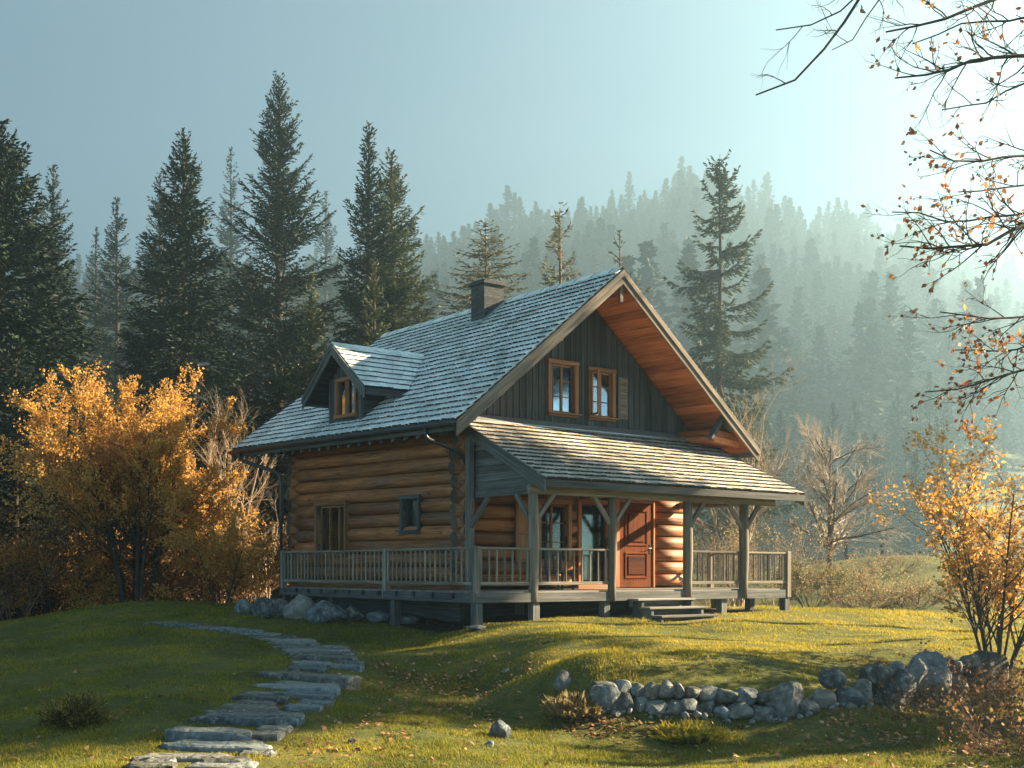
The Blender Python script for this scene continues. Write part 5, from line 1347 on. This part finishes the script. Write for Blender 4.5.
BR = [ # (points px,py,depth), start radius, leafiness, twig density
 ([(1130,-190,10.6),(1000,-150,10.0),(900,-60,9.4),(838,30,9.1),(818,55,9.0),(792,82,9.0),(756,95,8.9)], 0.045, 0.0, 0.5),
 ([(1100,-150,10.4),(960,-110,10.0),(880,-40,9.6),(850,10,9.4),(815,25,9.3),(776,30,9.3)], 0.028, 0.0, 0.5),
 ([(1090,-130,10.2),(930,-70,10.0),(880,0,9.7),(850,42,9.6),(832,50,9.5)], 0.022, 0.0, 0.3),
 ([(1230,-60,11.0),(1100,-30,10.2),(990,0,9.6),(940,22,9.4),(886,32,9.3)], 0.055, 1.0, 1.0),
 ([(1230,30,11.0),(1120,50,10.2),(1024,54,9.6),(980,60,9.5),(940,75,9.3),(895,78,9.3)], 0.05, 1.0, 1.3),
 ([(1240,40,11.0),(1100,0,10.4),(1020,18,10.0),(960,25,9.8),(912,44,9.7)], 0.03, 0.3, 1.3),
 ([(1230,60,11.0),(1100,70,10.2),(1024,82,9.8),(980,105,9.5),(942,110,9.4)], 0.028, 0.3, 0.8),
 ([(1240,150,11.0),(1120,150,10.3),(1024,155,9.7),(990,162,9.5),(955,160,9.4),(930,150,9.3)], 0.04, 1.5, 1.3),
 ([(1240,190,11.0),(1120,190,10.3),(1040,185,9.8),(1000,190,9.5),(958,192,9.4)], 0.03, 1.2, 1.0),
 ([(1250,180,11.0),(1120,195,10.2),(1024,225,9.5),(990,243,9.3),(945,250,9.2),(900,246,9.1)], 0.052, 1.8, 1.5),
 ([(1240,200,11.0),(1110,200,10.2),(1020,214,9.7),(960,220,9.5),(892,212,9.3)], 0.03, 1.6, 1.3),
 ([(1250,270,11.0),(1130,290,10.3),(1040,312,9.8),(985,320,9.5),(940,312,9.4)], 0.035, 2.6, 1.2),
 ([(1250,330,11.0),(1120,350,10.2),(1024,368,9.6),(975,385,9.4),(925,392,9.3)], 0.036, 3.0, 1.3),
 ([(1250,300,11.0),(1120,320,10.3),(1030,346,9.8),(990,352,9.7),(955,350,9.6)], 0.026, 2.6, 1.2),
]
LC, LDr = [], []
for (pts, r0, lf, tw) in BR:
    P = resample(px_path(pts), 16); start = TK[np.argmin(np.linalg.norm(TK-P[0]-np.array([0, 0, -0.6]), axis=1))]
    P = resample(np.vstack([start, P]), 20); P[1:-1] += ro.normal(0, 0.012, P[1:-1].shape)
    R = 0.78*r0*np.linspace(1.0, 0.10, 20)**0.9+0.002
    tparts.append(tube_batch(P[None], R[None], 7))
    k1 = int(22*tw); PL = np.linalg.norm(np.diff(P, axis=0), axis=1).sum(); Q1, R1 = grow(ro, P[None], R[None], k1, 0.62/PL, 0.75, 6, 0.16, 0.03, 0.45, 0.30, 0.96); R1 = np.minimum(R1, 0.010)
    Q2, R2 = grow(ro, Q1, R1, 5, 0.5, 0.7, 5, 0.2, 0.03, 0.6, 0.25, 0.98); R2 = np.minimum(R2, 0.0045)
    tparts += [tube_batch(Q1, R1, 5), tube_batch(Q2, R2, 3)]
    nl = int(len(Q2)*lf*1.0)
    if nl:
        ii = ro.integers(0, len(Q2), nl); jj = ro.integers(1, 5, nl); LC.append(Q2[ii, jj]+ro.normal(0, 0.01, (nl, 3))); LDr.append(Q2[ii, jj]-Q2[ii, jj-1])
tv, tq = join(tparts); np_obj('trunk', tv, [tq], M['twig_dark'], otree, True, loc=tb)
LC = np.concatenate(LC); LDr = np.concatenate(LDr); L = 0.050*ro.uniform(0.6, 1.3, len(LC))
V, Q = leaf_quads(LC, unit(LDr)+ro.normal(0, 0.5, LC.shape)-np.array([0, 0, 0.5]), ro.normal(size=LC.shape), L, L*0.7)
np_obj('crown', V, [Q], M['redleaf'], otree, False, {'tone': ('FACE', 'FLOAT', ro.random(len(LC)))}, loc=tb)

# ================================================================== GRASS AND FALLEN LEAVES
def in_slab(x, y):
    m = np.zeros(len(x), bool)
    for (cx, cy, _, L, dep) in SLABXY: m |= (np.abs(x-cx) < L*0.49) & (np.abs(y-cy) < dep*0.5)
    return m
rg = np.random.default_rng(99)
NB = 620000
dd = 8.0*(36.0/8.0)**(rg.random(NB)**0.85); uu = rg.uniform(-0.56, 0.56, NB); gx, gy = uu*dd, dd
hs_, hm_ = to_house(gx, gy)
ok = ~((hs_ > 0.25) & (hs_ < 9.9) & (hm_ > 0.5) & (hm_ < 13)) & ~in_slab(gx, gy) & ~((np.abs(hs_-6.0) < 1.3) & (hm_ > -1.25) & (hm_ < 0.3) & (rg.random(NB) < 0.8))
cl_ = vnoise(gx/0.35, gy/0.35, 11)*0.6+vnoise(gx/1.3, gy/1.3, 12)*0.4
ok &= rg.random(NB) < np.clip((cl_-0.18)*2.2, 0.15, 1)
gx, gy, cl_ = gx[ok], gy[ok], cl_[ok]; gzv = ground_z(gx, gy); n = len(gx)
h = (0.018+0.070*cl_**2.0)*rg.uniform(0.5, 1.35, n)*(1+0.5*sm(20, 34, gy)); wv = 0.0035*(0.7+gy/14.0)
a = rg.uniform(0, 2*PI, n); ln = rg.normal(0, 0.45, (n, 2))*h[:, None]+np.array([-0.1, -0.05])*h[:, None]
tuft = (vnoise(gx/0.28, gy/0.28, 41) > 0.80) & (vnoise(gx/1.9, gy/1.9, 42) > 0.50); h = h*np.where(tuft, 1.7, 1.0)
B = np.stack([gx, gy, gzv-0.006], 1); S = np.stack([np.cos(a)*wv, np.sin(a)*wv, np.zeros(n)], 1)
T = B+np.stack([ln[:, 0], ln[:, 1], h], 1)
V = np.stack([B-S, B+S, T], 1).reshape(-1, 3)
dry = sm(-1.0, 1.5, gx)*sm(14.5, 16.5, gy)-0.5          # sun and shade put into tone: yellower on lit knoll, greener in left shade
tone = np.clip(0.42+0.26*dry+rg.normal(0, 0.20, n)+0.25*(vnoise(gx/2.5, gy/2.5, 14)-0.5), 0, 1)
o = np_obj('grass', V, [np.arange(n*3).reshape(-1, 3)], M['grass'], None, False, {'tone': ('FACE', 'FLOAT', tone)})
tag(o, 'short uneven autumn grass of the lawn', kind='stuff')
# fallen leaves: thick on the bank, below the wall, under the deck edge and in the lower right corner
def scatter(n, px0, px1, py0, py1, clump):
    out = []
    while len(out) < n:
        px, py = rg.uniform(px0, px1), rg.uniform(py0, py1)
        out.append((px, py))
    return out
pts = []
for (n_, cx, cy, sx, sy) in [(1300, 455, 690, 60, 28), (700, 400, 712, 45, 22), (420, 430, 670, 45, 14), (1200, 960, 720, 60, 25), (800, 1000, 745, 40, 18), (700, 860, 735, 60, 18), (500, 760, 722, 90, 9), (260, 620, 725, 30, 8), (110, 720, 742, 40, 10), (70, 610, 745, 40, 10), (110, 905, 655, 40, 8), (120, 320, 742, 40, 18),
                         (130, 80, 680, 70, 25), (50, 60, 745, 60, 14), (240, 430, 622, 45, 5), (60, 200, 690, 60, 30), (30, 700, 650, 70, 15), (60, 640, 668, 30, 4)]:
    for _ in range(n_): pts.append((rg.normal(cx, sx), rg.normal(cy, sy)))
wp = np.array([hit(px, py) for px, py in pts if py > 606 and py < 790])
wp[:, :2] += rg.normal(0, 0.08, (len(wp), 2)); wp[:, 2] = ground_z(wp[:, 0], wp[:, 1])+rg.uniform(0.015, 0.05, len(wp))
wp = wp[rg.random(len(wp)) < np.clip((vnoise(wp[:, 0]/0.45, wp[:, 1]/0.45, 31)-0.3)*2.6, 0.12, 1)]
n = len(wp); L = rg.uniform(0.035, 0.095, n)
V, Q = leaf_quads(wp, rg.normal(size=(n, 3))*np.array([1, 1, 0.35]), np.array([0, 0, 1.0])+rg.normal(0, 0.38, (n, 3)), L, L*0.75)
o = np_obj('fallen_leaves', V, [Q], M['litter'], None, False, {'tone': ('FACE', 'FLOAT', rg.random(n))})
tag(o, 'brown and tan leaves fallen on the lawn', kind='stuff')
